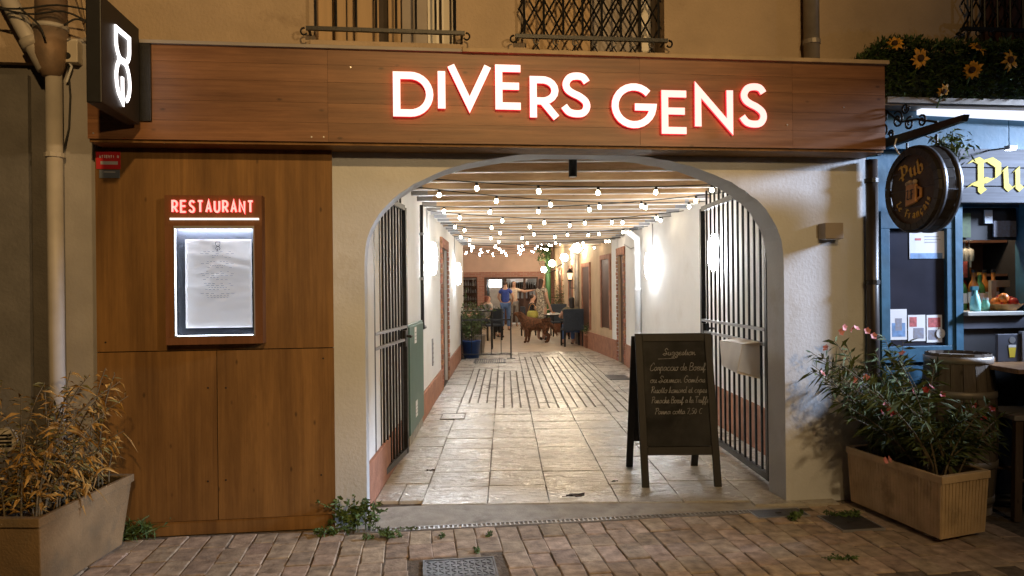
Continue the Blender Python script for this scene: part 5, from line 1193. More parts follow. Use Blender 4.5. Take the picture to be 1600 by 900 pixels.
# the mug
mg = MB(); mg.prism([Vector((fx, by-x_, bz+z_)) for x_, z_ in ((-.05, -.11), (.05, -.085), (.052, .03), (-.042, .03))], (-.022, 0, 0)); mug = mg.build('mug', M['mug'], bs_, bevel=.006)
b = MB(); b.tube([(fx-.008, by-.05, bz+.01), (fx-.008, by-.085, bz-.005), (fx-.008, by-.085, bz-.055), (fx-.008, by-.05, bz-.07)], .009, 8); b.build('mug_handle', M['mug'], mug, True)
b = MB(); [b.ball((fx-.012, by-x_, bz+.038+.006*(i % 2)), .016, 8, 5) for i, x_ in enumerate((-.035, -.012, .012, .036))]; b.build('foam', M['cap_wood'], mug, True, kind='stuff')
b = MB(); xx = -.034
for ch in 'LF':
    for s_ in BL[ch]: nib(b, s_, Vector((fx-.0222, by-xx, bz-.065)), -Y, Z, -X, .06, .01, 40, .0015)
    xx += .034
b.build('monogram', M['black'], mug)
br_ = thing('iron_bracket', 'black wrought iron scroll bracket with a heavy beam carrying the barrel sign', 'bracket', (bx+.07, -.01, 2.5))
xb = bx+.07
za, zb2 = P(1384, 218, -.0).z, 2.44
MB().box8([(xb-.02, -.83, 2.455), (xb+.02, -.83, 2.455), (xb+.02, -.002, 2.43), (xb-.02, -.002, 2.43), (xb-.02, -.85, 2.49), (xb+.02, -.85, 2.49), (xb+.02, -.002, 2.5), (xb-.02, -.002, 2.5)]).build('beam', M['black_iron'], br_)
def spiral(c, r0, r1, a0, a1, n=18): return [(xb, c[0]+(r0+(r1-r0)*i/n)*math.cos(a0+(a1-a0)*i/n), c[1]+(r0+(r1-r0)*i/n)*math.sin(a0+(a1-a0)*i/n)) for i in range(n+1)]
for (c, r, a0, s_) in (((-.07, 2.56), .05, 0, 1), ((-.07, 2.66), .045, 0, -1), ((-.22, 2.60), .06, 1, 1), ((-.34, 2.55), .045, 2, -1), ((-.30, 2.66), .04, 3, 1), ((-.46, 2.54), .04, 1, 1), ((-.15, 2.52), .03, 0, 1)):
    b = MB(); b.tube(spiral(c, r, r*.25, a0, a0+s_*9), .007, 6); b.build('scroll', M['black_iron'], br_, True)
b = MB(); b.tube([(xb, -.005, 2.72), (xb, -.1, 2.69), (xb, -.25, 2.58), (xb, -.42, 2.56), (xb, -.6, 2.5)], .008, 6); b.build('brace', M['black_iron'], br_, True); b = MB(); b.box(xb-.015, -.018, 2.4, xb+.015, -.002, 2.75); b.build('wall_bar', M['black_iron'], br_)
for yy in (-.3, -.58): b = MB(); b.tube([(xb+.01, yy, 2.43), (xb+.01, yy, 2.375)], .008, 6); b.build('hanger', M['black_iron'], br_)
MB().tube([(xb-.03, -.25, 2.47), (xb-.04, -.24, 2.42), (xb-.05, -.3, 2.36), (xb-.04, -.33, 2.33)], .005, 6).build('wire', M['white_pipe'], br_, True)
# small floodlights of the pub
for (px, py, yy, lab) in ((1580, 231, -.3, 'small white floodlight over the lettered pub board'), (1492, 303, -.3, 'small dark spotlight beside the barrel sign')):
    p = P(px, py, yy); t = thing('floodlight', lab, 'floodlight', p); T = Matrix.Translation(p)
    MB().box(-.03, -.02, -.012, .03, .03, .016, T).build('housing', M['grey_metal'] if px > 1500 else M['black'], t, bevel=.003); MB().box(-.024, -.018, -.0145, .024, .026, -.0125, T).build('lens', M['em_spot'], t); b = MB(); b.tube([T @ Vector((0, .03, .005)), (p.x, -.1, p.z+.02)], .006, 6); b.build('arm', M['black'], t)
lamp('pub_flood_light', 'POINT', (5.1, -1.6, 2.5), 9, (.62, .75, 1.0), .03)
# ---- hedge with sunflowers on the ledge
def leaf_cloud(name, mt, pts, L, wd, par, rr, droop=.3, kind='stuff'):
    b = MB()
    for p, d in pts:
        d = Vector(d).normalized(); s_ = d.cross(Vector((rr.gauss(0, 1), rr.gauss(0, 1), rr.gauss(0, 1))))
        if s_.length < 1e-3: continue
        s_.normalize(); l = L*rr.uniform(.4, 1.35); w_ = wd*rr.uniform(.5, 1.2); p = Vector(p); up = s_.cross(d)
        m_ = p+d*l*.5-Vector((0, 0, droop*l*.12)); e = p+d*l-Vector((0, 0, droop*l*.45)); k = len(b.v)
        b.v += [p, m_+s_*w_+up*w_*.35, m_, m_-s_*w_+up*w_*.35, e]; b.f += [(k, k+1, k+2), (k+1, k+4, k+2), (k, k+2, k+3), (k+2, k+4, k+3)]; b.mi += [0]*4
    return b.build(name, mt, par, kind=kind)
rr = random.Random(31)
hd = thing('hedge', 'dark green leafy box hedge standing on the ledge over the pub', 'hedge', (4.3, -.1, zl))
hx0, hx1 = 3.0, 5.6; hz_0, hz_1 = zl+.02, P(1450, 66, -.2).z
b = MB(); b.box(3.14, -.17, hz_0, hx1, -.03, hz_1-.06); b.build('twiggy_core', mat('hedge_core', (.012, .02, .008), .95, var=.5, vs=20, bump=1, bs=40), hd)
pts = []
for i in range(9000):
    xx = rr.uniform(2.92, hx1); f_ = rr.random(); e = min(1, (xx-2.9)/.25); zt = hz_0+(hz_1-hz_0)*(.55+.45*e)+mnoise.noise(Vector((xx*5, 0, 2)))*.05
    zlo = hz_0 if xx > 3.1 else fz1+.04
    if f_ < .6: p = (xx, -.2+mnoise.noise(Vector((xx*6, 1, i*.01)))*.05+rr.gauss(0, .012), rr.uniform(zlo-.02, zt)); d = (rr.gauss(0, .6), -1, rr.gauss(.2, .6))
    else: p = (xx, rr.uniform(-.2, -.03), zt+rr.gauss(0, .015)); d = (rr.gauss(0, .6), rr.gauss(-.2, .6), 1)
    if p[2] < zlo+.0: continue
    pts.append((p, d))
leaf_cloud('foliage', M['leaf_dark'], pts, .045, .008, hd, rr)
def sunflower(px, py, r, label, yy=-.46, tilt=(0, 0)):
    p = P(px, py, yy); t = thing('sunflower', label, 'sunflower', p, 0, 'sunflowers in the hedge over the pub'); R_ = Matrix.Translation(p) @ Matrix.Rotation(PI/2+tilt[0], 4, 'X') @ Matrix.Rotation(tilt[1], 4, 'Y'); n = 13
    for k in range(n):
        a = 2*PI*k/n+rr.uniform(-.15, .15); l = r*rr.uniform(.85, 1.2); c_, s_ = math.cos(a), math.sin(a); w_ = r*.2
        f = lambda q, h, s2: R_ @ Vector((q*c_-s2*s_, q*s_+s2*c_, h)); b = MB(); hz = rr.uniform(-.3, .35)*r
        b.face([f(r*.3, .004, -w_*.5), f(l*.65, .01+hz*.3, -w_), f(l, hz, 0), f(l*.65, .01+hz*.3, w_), f(r*.3, .004, w_*.5)]); b.build('petal', M['sunpetal'], t)
    MB().lathe([(r*.36, .002), (r*.33, .018), (r*.15, .024), (.0001, .02)], 14, R_).build('core', M['suncore'], t, True); b = MB(); b.tube([R_ @ Vector((0, 0, 0)), p+Vector((0, .06, -.1))], .006, 6); b.build('stalk', M['leaf_weed'], t)
for a in ((1398, 69, .055, 'sunflower highest at the outer end of the hedge', -.22, (-.5, -.5)), (1437, 91, .066, 'wide open sunflower beside the end of the brown sign', -.26, (.1, .1)), (1527, 76, .06, 'sunflower tilted up on the crest of the hedge', -.24, (-.7, .2)),
          (1519, 109, .062, 'sunflower turned half sideways in the middle of the hedge face', -.27, (.2, -.6)), (1577, 94, .068, 'wide open sunflower near the dark upper railing', -.26, (.0, .2)), (1473, 142, .05, 'dim sunflower low in the hedge just above the gutter', -.27, (.6, .2))): sunflower(*a)
# trailing green by the barrel sign
pts = [((3.35+rr.gauss(0, .06), -.5+rr.gauss(0, .05), 2.37+rr.gauss(0, .045)), (rr.gauss(0, 1), rr.gauss(0, 1), rr.gauss(-.3, 1))) for i in range(260)]
t = thing('hanging_plant', 'small bright green plant hanging behind the barrel sign beam', 'plant', (3.35, -.5, 2.3)); leaf_cloud('foliage', M['leaf_weed'], pts, .05, .01, t, rr); b = MB(); b.tube([(3.35, -.5, 2.25), (3.36, -.45, 2.40), (xb+.02, -.45, 2.45)], .005, 5); b.build('stem', M['stem'], t)
# ---- terrace furniture before the pub
def cyl(mb, p0, p1, r, n=10): mb.tube([p0, p1], r, n); return mb
tb = Cc(3.42, 4.82); zt = .975
t = thing('bar_table', 'tall terrace table with a brown wooden top on a dark column at the right edge', 'table', (tb.x, tb.y, 0), -PSI); T = wm(t)
for k in range(4): MB().box(-.36+.18*k+.001, -.36, zt-.03, -.18+.18*k-.001, .36, zt, T).build('top_board', M['table_wood'], t, bevel=.003)
b = MB(); cyl(b, T @ Vector((0, 0, .04)), T @ Vector((0, 0, zt-.031)), .03, 12); b.build('column', M['black'], t, True)
for k in range(4):
    a = PI/4+k*PI/2 + .25; b = MB(); c_, s_ = math.cos(a), math.sin(a); b.tube([T @ Vector((0, 0, .06)), T @ Vector((c_*.36, s_*.36, .03))], [.03, .018], 8); fo = b.build('foot', M['black'], t, True); b = MB(); b.ball(T @ Vector((c_*.37, s_*.37, .022)), .022, 8, 5); b.build('glide', M['alu'], fo, True)
st = Cc(3.4, 4.82)
t = thing('bar_stool', 'wooden bar stool with a pale square seat in front of the tall table', 'stool', (st.x, st.y, 0), -PSI-.1); T = wm(t) @ Matrix.Translation((0, -.02, 0))
MB().box(-.23, -.2, .63, .3, .2, .665, T).build('seat', mat('seat_pale', (.42, .40, .40), .6, var=.15), t, bevel=.008)
for sx_, sy_ in ((-.19, -.16), (.24, -.16), (.24, .16), (-.19, .16)):
    MB().box8([T @ Vector((sx_*1.15+a, sy_*1.15+c, z_)) if z_ < .1 else T @ Vector((sx_+a, sy_+c, z_)) for z_ in (0, .629) for a, c in ((-.022, -.022), (.022, -.022), (.022, .022), (-.022, .022))]).build('leg', M['stool_wood'], t)
for (a, c) in (((-.2, -.17, .25), (.25, -.17, .25)), ((-.2, .17, .25), (.25, .17, .25)), ((-.2, -.17, .3), (-.2, .17, .3))): b = MB(); b.tube([T @ Vector(a), T @ Vector(c)], .012, 8); b.build('stretcher', M['stool_wood'], t)
tq = wm(t)
p = P(1571, 571, -.12); t = thing('drinks_card', 'grey upright drinks card with a round emblem and a yellow beer glass', 'menu card', (Cc(3.3, 4.9).x, Cc(3.3, 4.9).y, zt), -PSI+.1); T = wm(t)
cd_ = MB().box(-.085, -.01, 0, .08, .012, .185, T).build('card', M['counter'], t, bevel=.003); b = MB(); b.tube([T @ Vector((.02, -.012, .145)), T @ Vector((.02, -.0105, .145))], .022, 16); b.build('emblem', M['alu'], t)
b = MB(); b.prism([T @ Vector((x_, -.0105, z_)) for x_, z_ in ((.0, .03), (.036, .03), (.046, .095), (-.008, .095))], T.to_3x3() @ Vector((0, -.002, 0))); b.build('beer_glass_print', M['yellow'], t); b = MB(); b.box(-.008, -.0125, .096, .046, -.0105, .112, T); b.build('foam_print', M['sticker'], t); MB().box(.085, -.02, 0, .14, .012, .2, T).build('side_holder', M['grey_metal'], t)
bq = P(1497, 600, -.3)
t = thing('barrel', 'upright wooden barrel with pale metal hoops under the bar counter', 'barrel', (bq.x, -.3, 0)); T = wm(t); prof = [(.19, .05), (.215, .3), (.228, .55), (.215, .82), (.193, 1.04)]
for k in range(18):
    a0, a1 = 2*PI*k/18+.008, 2*PI*(k+1)/18-.008; b = MB(); b.grid([[T @ Vector((r_*math.cos(a), r_*math.sin(a), z_)) for a in (a0, a1)]+[T @ Vector(((r_-.02)*math.cos(a), (r_-.02)*math.sin(a), z_)) for a in (a1, a0)] for r_, z_ in prof], True); b.build('stave', M['barrel_stave'], t)
for z_, r_ in ((.1, .197), (.33, .219), (.78, .219), (1.0, .2)): b = MB(); b.lathe([(r_-.004, z_-.022), (r_+.004, z_-.02), (r_+.004, z_+.02), (r_-.004, z_+.022)], 30, T); b.build('hoop', M['zinc'], t, True)
b = MB(); b.lathe([(.001, 1.01), (.175, 1.01), (.175, 1.02), (.001, 1.02)], 24, T); b.build('head', M['barrel_stave'], t); b = MB(); b.lathe([(.001, .0), (.185, .0), (.185, .06), (.001, .06)], 24, T); b.build('bottom', M['old_wood'], t)
# ================================================================== NEXT DOOR, OTHER SIDE
nb = thing('neighbour_building', 'dim brown rendered house wall with a pale strip beside the drainpipe', 'building', (-3, 0, 0))
MB().box(-6, .06, -.05, XW0-.001, .4, 5.6).build('wall', M['plaster_dark'], nb)
q0, q1 = P(100, 300, -.01).x, XW0-.002
MB().box(q0, -.02, -.03, q1+.06, .0595, P(120, 62, 0).z).build('pale_strip', mat('strip_pale', (.36, .34, .33), .85, var=.12, vs=4, bump=.2), nb)
MB().box(P(0, 300).x-1, .02, -.03, P(45, 300, .02).x, .0595, P(20, 115, 0).z).build('plinth_render', mat('render_grey', (.17, .16, .15), .9, var=.15, bump=.5, bs=40), nb)
xp = P(86, 300, -.08).x
t = thing('soil_pipe', 'tall beige pipe with a wide metal upper section and slanting side branch', 'pipe', (xp, -.08, 0))
zJ = P(82, 115, -.08).z; zK = P(82, 45, -.08).z
MB().tube([(xp, -.08, -.02), (xp, -.08, zJ)], .045, 14).build('pipe', M['pvc'], t, True)
xw = P(81, 60, -.08).x
MB().tube([(xw, -.09, zJ-.02), (xw, -.09, zJ+.03), (xw, -.09, zJ+.1), (xw, -.09, zK)], [.05, .07, .088, .09], 16).build('wide_joint', M['rust_pipe'], t, True)
MB().tube([(xw, -.09, zK+.001), (xw, -.09, zK+.9)], .083, 16).build('upper_pipe', M['rust_pipe'], t, True); b = MB(); b.tube([(xw, -.09, zK-.012), (xw, -.09, zK+.012)], .096, 16); b.build('collar', M['pvc'], t, True)
a, c = P(5, -15, -.12), P(72, 108, -.1); MB().tube([a, a.lerp(c, .55), c], .05, 12).build('branch', M['pvc'], t, True); m_ = a.lerp(c, .62); n_ = a.lerp(c, .72); MB().tube([m_, n_], .062, 12).build('branch_collar', M['pvc'], t, True)
p = P(86, 243, -.08); b = MB(); b.tube([(xp, -.08, p.z-.012), (xp, -.08, p.z+.014)], .056, 12); b.build('clamp', M['pvc'], t)
q = zbox(93, 60, 121, 97, -.09, .07); t = thing('junction_box', 'small beige junction box with a dark round plug above the dangling black wire', 'junction box', ((q[0]+q[3])/2, -.05, q[2])); MB().box(*q).build('box', M['beige_box'], t, bevel=.005); p = P(105, 87, -.091); b = MB(); b.tube([(p.x, -.093, p.z), (p.x, -.088, p.z)], .02, 12); b.build('plug', M['black'], t); b = MB(); b.tube([P(108, 98, -.07), P(112, 104, -.06), P(104, 128, -.05)], .007, 6); b.build('cable_stub', M['white_pipe'], t)
t = thing('loose_cable', 'thin black wire hanging from the junction box down the pale wall strip', 'cable', P(105, 240, -.03)); MB().tube([P(106, 100, -.05), P(110, 150, -.03), P(108, 200, -.03), P(97, 245, -.06)], .0055, 6).build('wire', M['cable_black'], t, True)
t = thing('cable_bundle', 'tangle of dark cables strung across the top of the wide drain pipe', 'cables', P(60, 20, -.2))
for k, pp_ in enumerate(([(-40, 10), (30, 14), (90, 8), (160, 20)], [(-40, 2), (40, 22), (100, 18), (150, 42)], [(30, 12), (60, 38), (70, 60)], [(100, 40), (118, 30), (140, 36)])): MB().tube([P(a, c, -.2-.01*k) for a, c in catmull(pp_, 4)], .006, 5).build('cable', M['cable_black'], t, True)
t = thing('wooden_batten', 'pale wooden batten leaning on the wall just left of the black box sign', 'batten', P(138, 56, -.06)); a, c = P(139, 54, -.06), P(112, -30, -.06); MB().tube([a, c], .012, 4).build('batten', M['cap_wood'], t); MB().tube([a+Vector((.012, -.03, 0)), c+Vector((.05, -.03, 0))], .01, 4).build('batten_strip', M['cap_wood'], t)
p = P(6, 688, .0); t = thing('wall_vent', 'round pale vent with dark slats low on the brown wall behind the dry shrub', 'vent', (p.x, 0, p.z)); b = MB(); b.tube([(p.x, -.01, p.z), (p.x, .02, p.z)], .075, 20); b.build('ring', M['beige_box'], t); b = MB(); [b.box(p.x-.05, -.013, p.z-.04+.022*k, p.x+.05, -.0105, p.z-.028+.022*k) for k in range(4)]; b.build('slat', M['black'], t, kind='stuff')
# ================================================================== PLANTERS AND PLANTS
def trough(name, label, corners_top, corners_bot, z1, z0, th, mt, rib=None):
    ct = [Vector((*c_[:2], z1)) for c_ in corners_top]; cb_ = [Vector((*c_[:2], z0)) for c_ in corners_bot]; cen = sum(ct, Vector())/4
    t = thing(name, label, 'planter', (cen.x, cen.y, 0)); b = MB(); inn = [c_+(cen-c_).normalized()*th*1.6 for c_ in ct]; inl = [Vector((c_.x, c_.y, z1-.08)) for c_ in inn]
    b.grid([cb_, ct], True); b.grid([ct, inn], True); b.grid([inn, inl], True); b.face(cb_[::-1]); b.build('trough', mt, t, bevel=.006)
    oc = [c_+(c_-cen).normalized()*.012 for c_ in ct]; dz_ = lambda L_, h_: [Vector((c_.x, c_.y, z1+h_)) for c_ in L_]
    b = MB(); b.grid([dz_(oc, -.03), dz_(oc, .012), dz_(inn, .012), dz_(inn, -.03)], True); b.build('rim', mt, t, bevel=.005)
    bs = MB(); bs.face([Vector((c_.x, c_.y, z1-.06)) for c_ in inn]); r_ = random.Random(2)
    n = 12; rows = [[inn[0].lerp(inn[1], i/n).lerp(inn[3].lerp(inn[2], i/n), j/n)+Vector((0, 0, -.045+r_.uniform(-.012, .02))) for i in range(n+1)] for j in range(n+1)]
    bs = MB(); bs.grid(rows); bs.build('soil', M['soil'], t)
    if rib:
        for (i, j) in rib:
            n = max(4, int((ct[i]-ct[j]).length/.026)); nn_ = (ct[j]-ct[i]).cross(Vector((0, 0, 1))).normalized()
            if nn_.dot(ct[i]-cen) < 0: nn_ = -nn_
            bb_ = MB(); wv = (ct[j]-ct[i]).normalized()*.0085
            for k in range(n):
                f_ = (k+.5)/n; a = ct[i].lerp(ct[j], f_)-Vector((0, 0, .03)); c_ = cb_[i].lerp(cb_[j], f_)+Vector((0, 0, .012))
                bb_.box8([c_-wv, c_+wv, c_+wv+nn_*.0025, c_-wv+nn_*.0025, a-wv, a+wv, a+wv+nn_*.0025, a-wv+nn_*.0025])
            bb_.build('rib', mt, t, kind='stuff')
    return t, cen
pA, pB_, pC = Cc(2.275, 5.02), Cc(2.44, 4.20), Cc(2.80, 4.34); pD = pA+pC-pB_
ins = lambda L_, k: [c_+(sum(L_, Vector())/4-c_)*k for c_ in L_]
top_ = [pA, pB_, pC, pD]
_, cenR = trough('ribbed_planter', 'tan ribbed concrete trough planter with the flowering oleander', top_, ins(top_, .05), .385, .03, .02, M['planter_ribbed'], rib=[(0, 1), (1, 2)])
for f_ in (.12, .85):
    pass
qa, qb = Cc(-2.285, 3.54), Cc(-2.27, 4.38); qc, qd = Cc(-2.75, 4.40), Cc(-2.76, 3.56)
top2 = [qd, qa, qb, qc]
_, cenL = trough('concrete_planter', 'grey stained concrete trough planter with the dry brown shrub', top2, ins(top2, .14), .405, .02, .022, M['planter_dirty'])
def bezier(p0, p1, p2, n=7): return [p0*(1-i/n)**2+p1*2*(i/n)*(1-i/n)+p2*(i/n)**2 for i in range(n+1)]
def shrub(t, stems, mt, L, wd, nleaf, rr, droop, start=.3, cone=.8):
    b = MB(); pts = []; tips = []
    for p0, p1, p2 in stems:
        c_ = bezier(p0, p1, p2); b.tube(c_, [.006-.004*i/7 for i in range(8)], 4); tips.append(c_[-1]); n = nleaf
        for k in range(n):
            f_ = start+(1-start)*(k+rr.random())/n; i = min(6, int(f_*7)); fr_ = f_*7-i; p = c_[i].lerp(c_[i+1], min(1, fr_)); ax = (c_[i+1]-c_[i]).normalized()
            side = ax.orthogonal(); side.rotate(Matrix.Rotation(rr.uniform(0, 2*PI), 3, ax)); pts.append((p, ax*rr.uniform(.15, .9)+side*cone))
    b.build('stem', M['stem'], t, kind='stuff')
    if isinstance(mt, list):
        k = int(len(pts)*.68); rr.shuffle(pts); leaf_cloud('foliage', mt[0], pts[:k], L, wd, t, rr, droop); leaf_cloud('foliage', mt[1], pts[k:], L*.8, wd*.8, t, rr, droop*.6)
    else: leaf_cloud('foliage', mt, pts, L, wd, t, rr, droop)
    return tips
rr = random.Random(77); ol = thing('oleander', 'oleander bush with narrow green leaves and pink and red flowers in the ribbed planter', 'shrub', (cenR.x, cenR.y, .33))
stems = []
ex_ = (pB_-pA).normalized(); sd = (pC-pB_).normalized()
for k in range(84):
    f_ = rr.uniform(-.42, .42); g_ = rr.uniform(-.1, .1); p0 = cenR+ex_*f_*.8+sd*g_; p0.z = .34
    dirx = rr.gauss(.0, .24) if k > 22 else rr.uniform(-.62, -.18)
    h = rr.uniform(.22, .56) if k > 26 else rr.uniform(.42, .72)
    if 55 < k < 90: dirx = rr.uniform(-.02, .3); h = rr.uniform(.2, .48)
    if 26 < k <= 34: h = rr.uniform(.6, .82); dirx = rr.uniform(-.35, .0)
    p2 = p0+Rv*dirx+Fv*rr.gauss(-.02, .14)+Vector((0, 0, h)); p1 = p0+Vector((0, 0, h*.6))+Rv*dirx*.25; stems.append((p0, p1, p2))
tips = shrub(ol, stems, M['leaf'], .105, .0098, 44, rr, .45, .15)
def blossom(t, p, r, mt, n=5):
    b = MB(); up = Vector((rr.gauss(0, .5), -1+rr.gauss(0, .4), rr.gauss(.4, .4))).normalized(); a = up.orthogonal().normalized(); c_ = up.cross(a)
    for k in range(n):
        t0 = 2*PI*k/n+rr.uniform(-.2, .2); d = a*math.cos(t0)+c_*math.sin(t0); s_ = up.cross(d); b.face([p, p+d*r*.6+s_*r*.42+up*r*.25, p+d*r+up*r*.35, p+d*r*.6-s_*r*.42+up*r*.25])
    b.build('flower', mt, t)
for (px, py) in ((1318, 511), (1329, 513), (1337, 513), (1354, 517), (1364, 525), (1290, 543), (1333, 594), (1409, 553), (1380, 720), (1386, 718), (1283, 583), (1313, 518), (1352, 590)):
    blossom(ol, Cc((px-800)/1150*4.55, 4.55, 1.5-(py-444)/1150*4.55), .024, M['pinkflower'])
for (px, py) in ((1382, 634), (1388, 640), (1375, 645), (1392, 648), (1445, 610), (1453, 606), (1470, 618), (1425, 612), (1505, 640), (1520, 635), (1548, 640), (1535, 655)):
    blossom(ol, Cc((px-800)/1150*4.4, 4.4, 1.5-(py-444)/1150*4.4), .022, M['redflower'])
rr = random.Random(15); dr = thing('dry_shrub', 'dry brown and yellow shrub with withered narrow leaves in the grey trough', 'shrub', (cenL.x, cenL.y, .34))
stems = []
for k in range(60):
    p0 = cenL+Rv*rr.uniform(-.16, .16)+Fv*rr.uniform(-.34, .34); p0.z = .35; h = rr.uniform(.1, .42) if k > 24 else rr.uniform(.45, .74); dx = rr.gauss(.05, .11)
    p2 = p0+Rv*dx+Fv*rr.gauss(.08, .12)+Vector((0, 0, h)); p2.y = min(p2.y, -.09); stems.append((p0, p0+Vector((0, 0, h*.7)), p2))
shrub(dr, stems, [M['leaf_dry'], M['leaf_olive']], .082, .0105, 33, rr, 1.5, .12, .75)
# weeds and grass
def weed(label, p, rx, ry, h, n, mt, rr, L=.03, wd=.009, nm='weed', blades=0):
    t = thing(nm, label, 'weed', p); pts = []; b = MB()
    for k in range(max(6, n//28)):
        q0 = Vector(p)+Vector((rr.gauss(0, rx*.35), rr.gauss(0, ry*.3), 0)); q2 = q0+Vector((rr.gauss(0, rx*.45), rr.gauss(0, ry*.3), h*rr.uniform(.4, 1.05))); c_ = bezier(q0, q0+Vector((0, 0, h*.5)), q2); b.tube(c_, .002, 4)
        for j in range(n//max(6, n//28)): f_ = rr.uniform(.15, 1); i = min(6, int(f_*7)); pts.append((c_[i]+(c_[i+1]-c_[i])*rr.random(), (rr.gauss(0, 1), rr.gauss(0, 1), rr.gauss(.3, .7))))
    b.build('stem', M['leaf_weed'], t, kind='stuff'); leaf_cloud('foliage', mt, pts, L, wd, t, rr, .3)
    return t
rr = random.Random(41)
weed('bushy green weed growing at the foot of the pillar between panel and drain', Vector((-.42, -.13, 0)), .19, .07, .2, 620, M['leaf_weed'], rr, .034, .011)
weed('low weed creeping over the pavers just left of the drain end', Vector((-.6, -.2, 0)), .2, .06, .05, 200, M['leaf_weed'], rr, .028, .009)
weed('low weed between the pavers under the drain grating end', Vector((-.2, -.28, 0)), .2, .1, .045, 240, M['leaf_weed'], rr, .026, .009)
weed('tuft of green grass and weeds beside the grey planter at the panel foot', G(214, 836), .2, .16, .12, 900, M['leaf_weed'], rr, .075, .006, 'grass_tuft')
weed('small bright weed by the dark covers in front of the white pillar', G(1240, 812), .09, .05, .05, 130, M['leaf_weed'], rr)
weed('flat mossy weed patch on the pavers beside the square cover', G(1320, 808), .16, .05, .03, 170, M['leaf_weed'], rr)
weed('thin weed line in a paver joint before the ribbed planter', G(1322, 874), .12, .02, .02, 90, M['leaf_weed'], rr, .02)
for i, (px, py) in enumerate(((690, 838), (766, 838), (744, 862))):
    weed(['tiny weed in a paver joint below the drain, left of the street cover', 'tiny weed in a paver joint below the drain, right of the street cover', 'tiny weed in the joint just above the street cover'][i], G(px, py), .02, .08, .022, 60, M['leaf_weed'], rr, .018, .006)
# ================================================================== PEOPLE, DOG AND TABLES OF THE COURTYARD
def skin(name, nodes, edges, mt, parent, T, sub=2, root=0):
    keys = list(nodes); idx = {k: i for i, k in enumerate(keys)}; inv = wm(parent).inverted()
    me = bpy.data.meshes.new(name); me.from_pydata([inv @ (T @ Vector(nodes[k][0])) for k in keys], [(idx[a], idx[b]) for a, b in edges], [])
    me.materials.append(mt); o = bpy.data.objects.new(name, me); COL.objects.link(o); o.parent = parent; WM[o.name] = wm(parent).copy()
    md = o.modifiers.new('skin', 'SKIN'); md.use_smooth_shade = True
    for i, k in enumerate(keys):
        r = nodes[k][1]; sv = me.skin_vertices[0].data[i]; sv.radius = r if isinstance(r, tuple) else (r, r); sv.use_root = (i == root)
    sb = o.modifiers.new('sub', 'SUBSURF'); sb.levels = sub; sb.render_levels = sub
    return o
SKINM = mat('skin', (.50, .29, .2), .55, var=.08)
def cloth(n, c, **k): return mat(n, c, .85, var=.15, vs=20, **k)
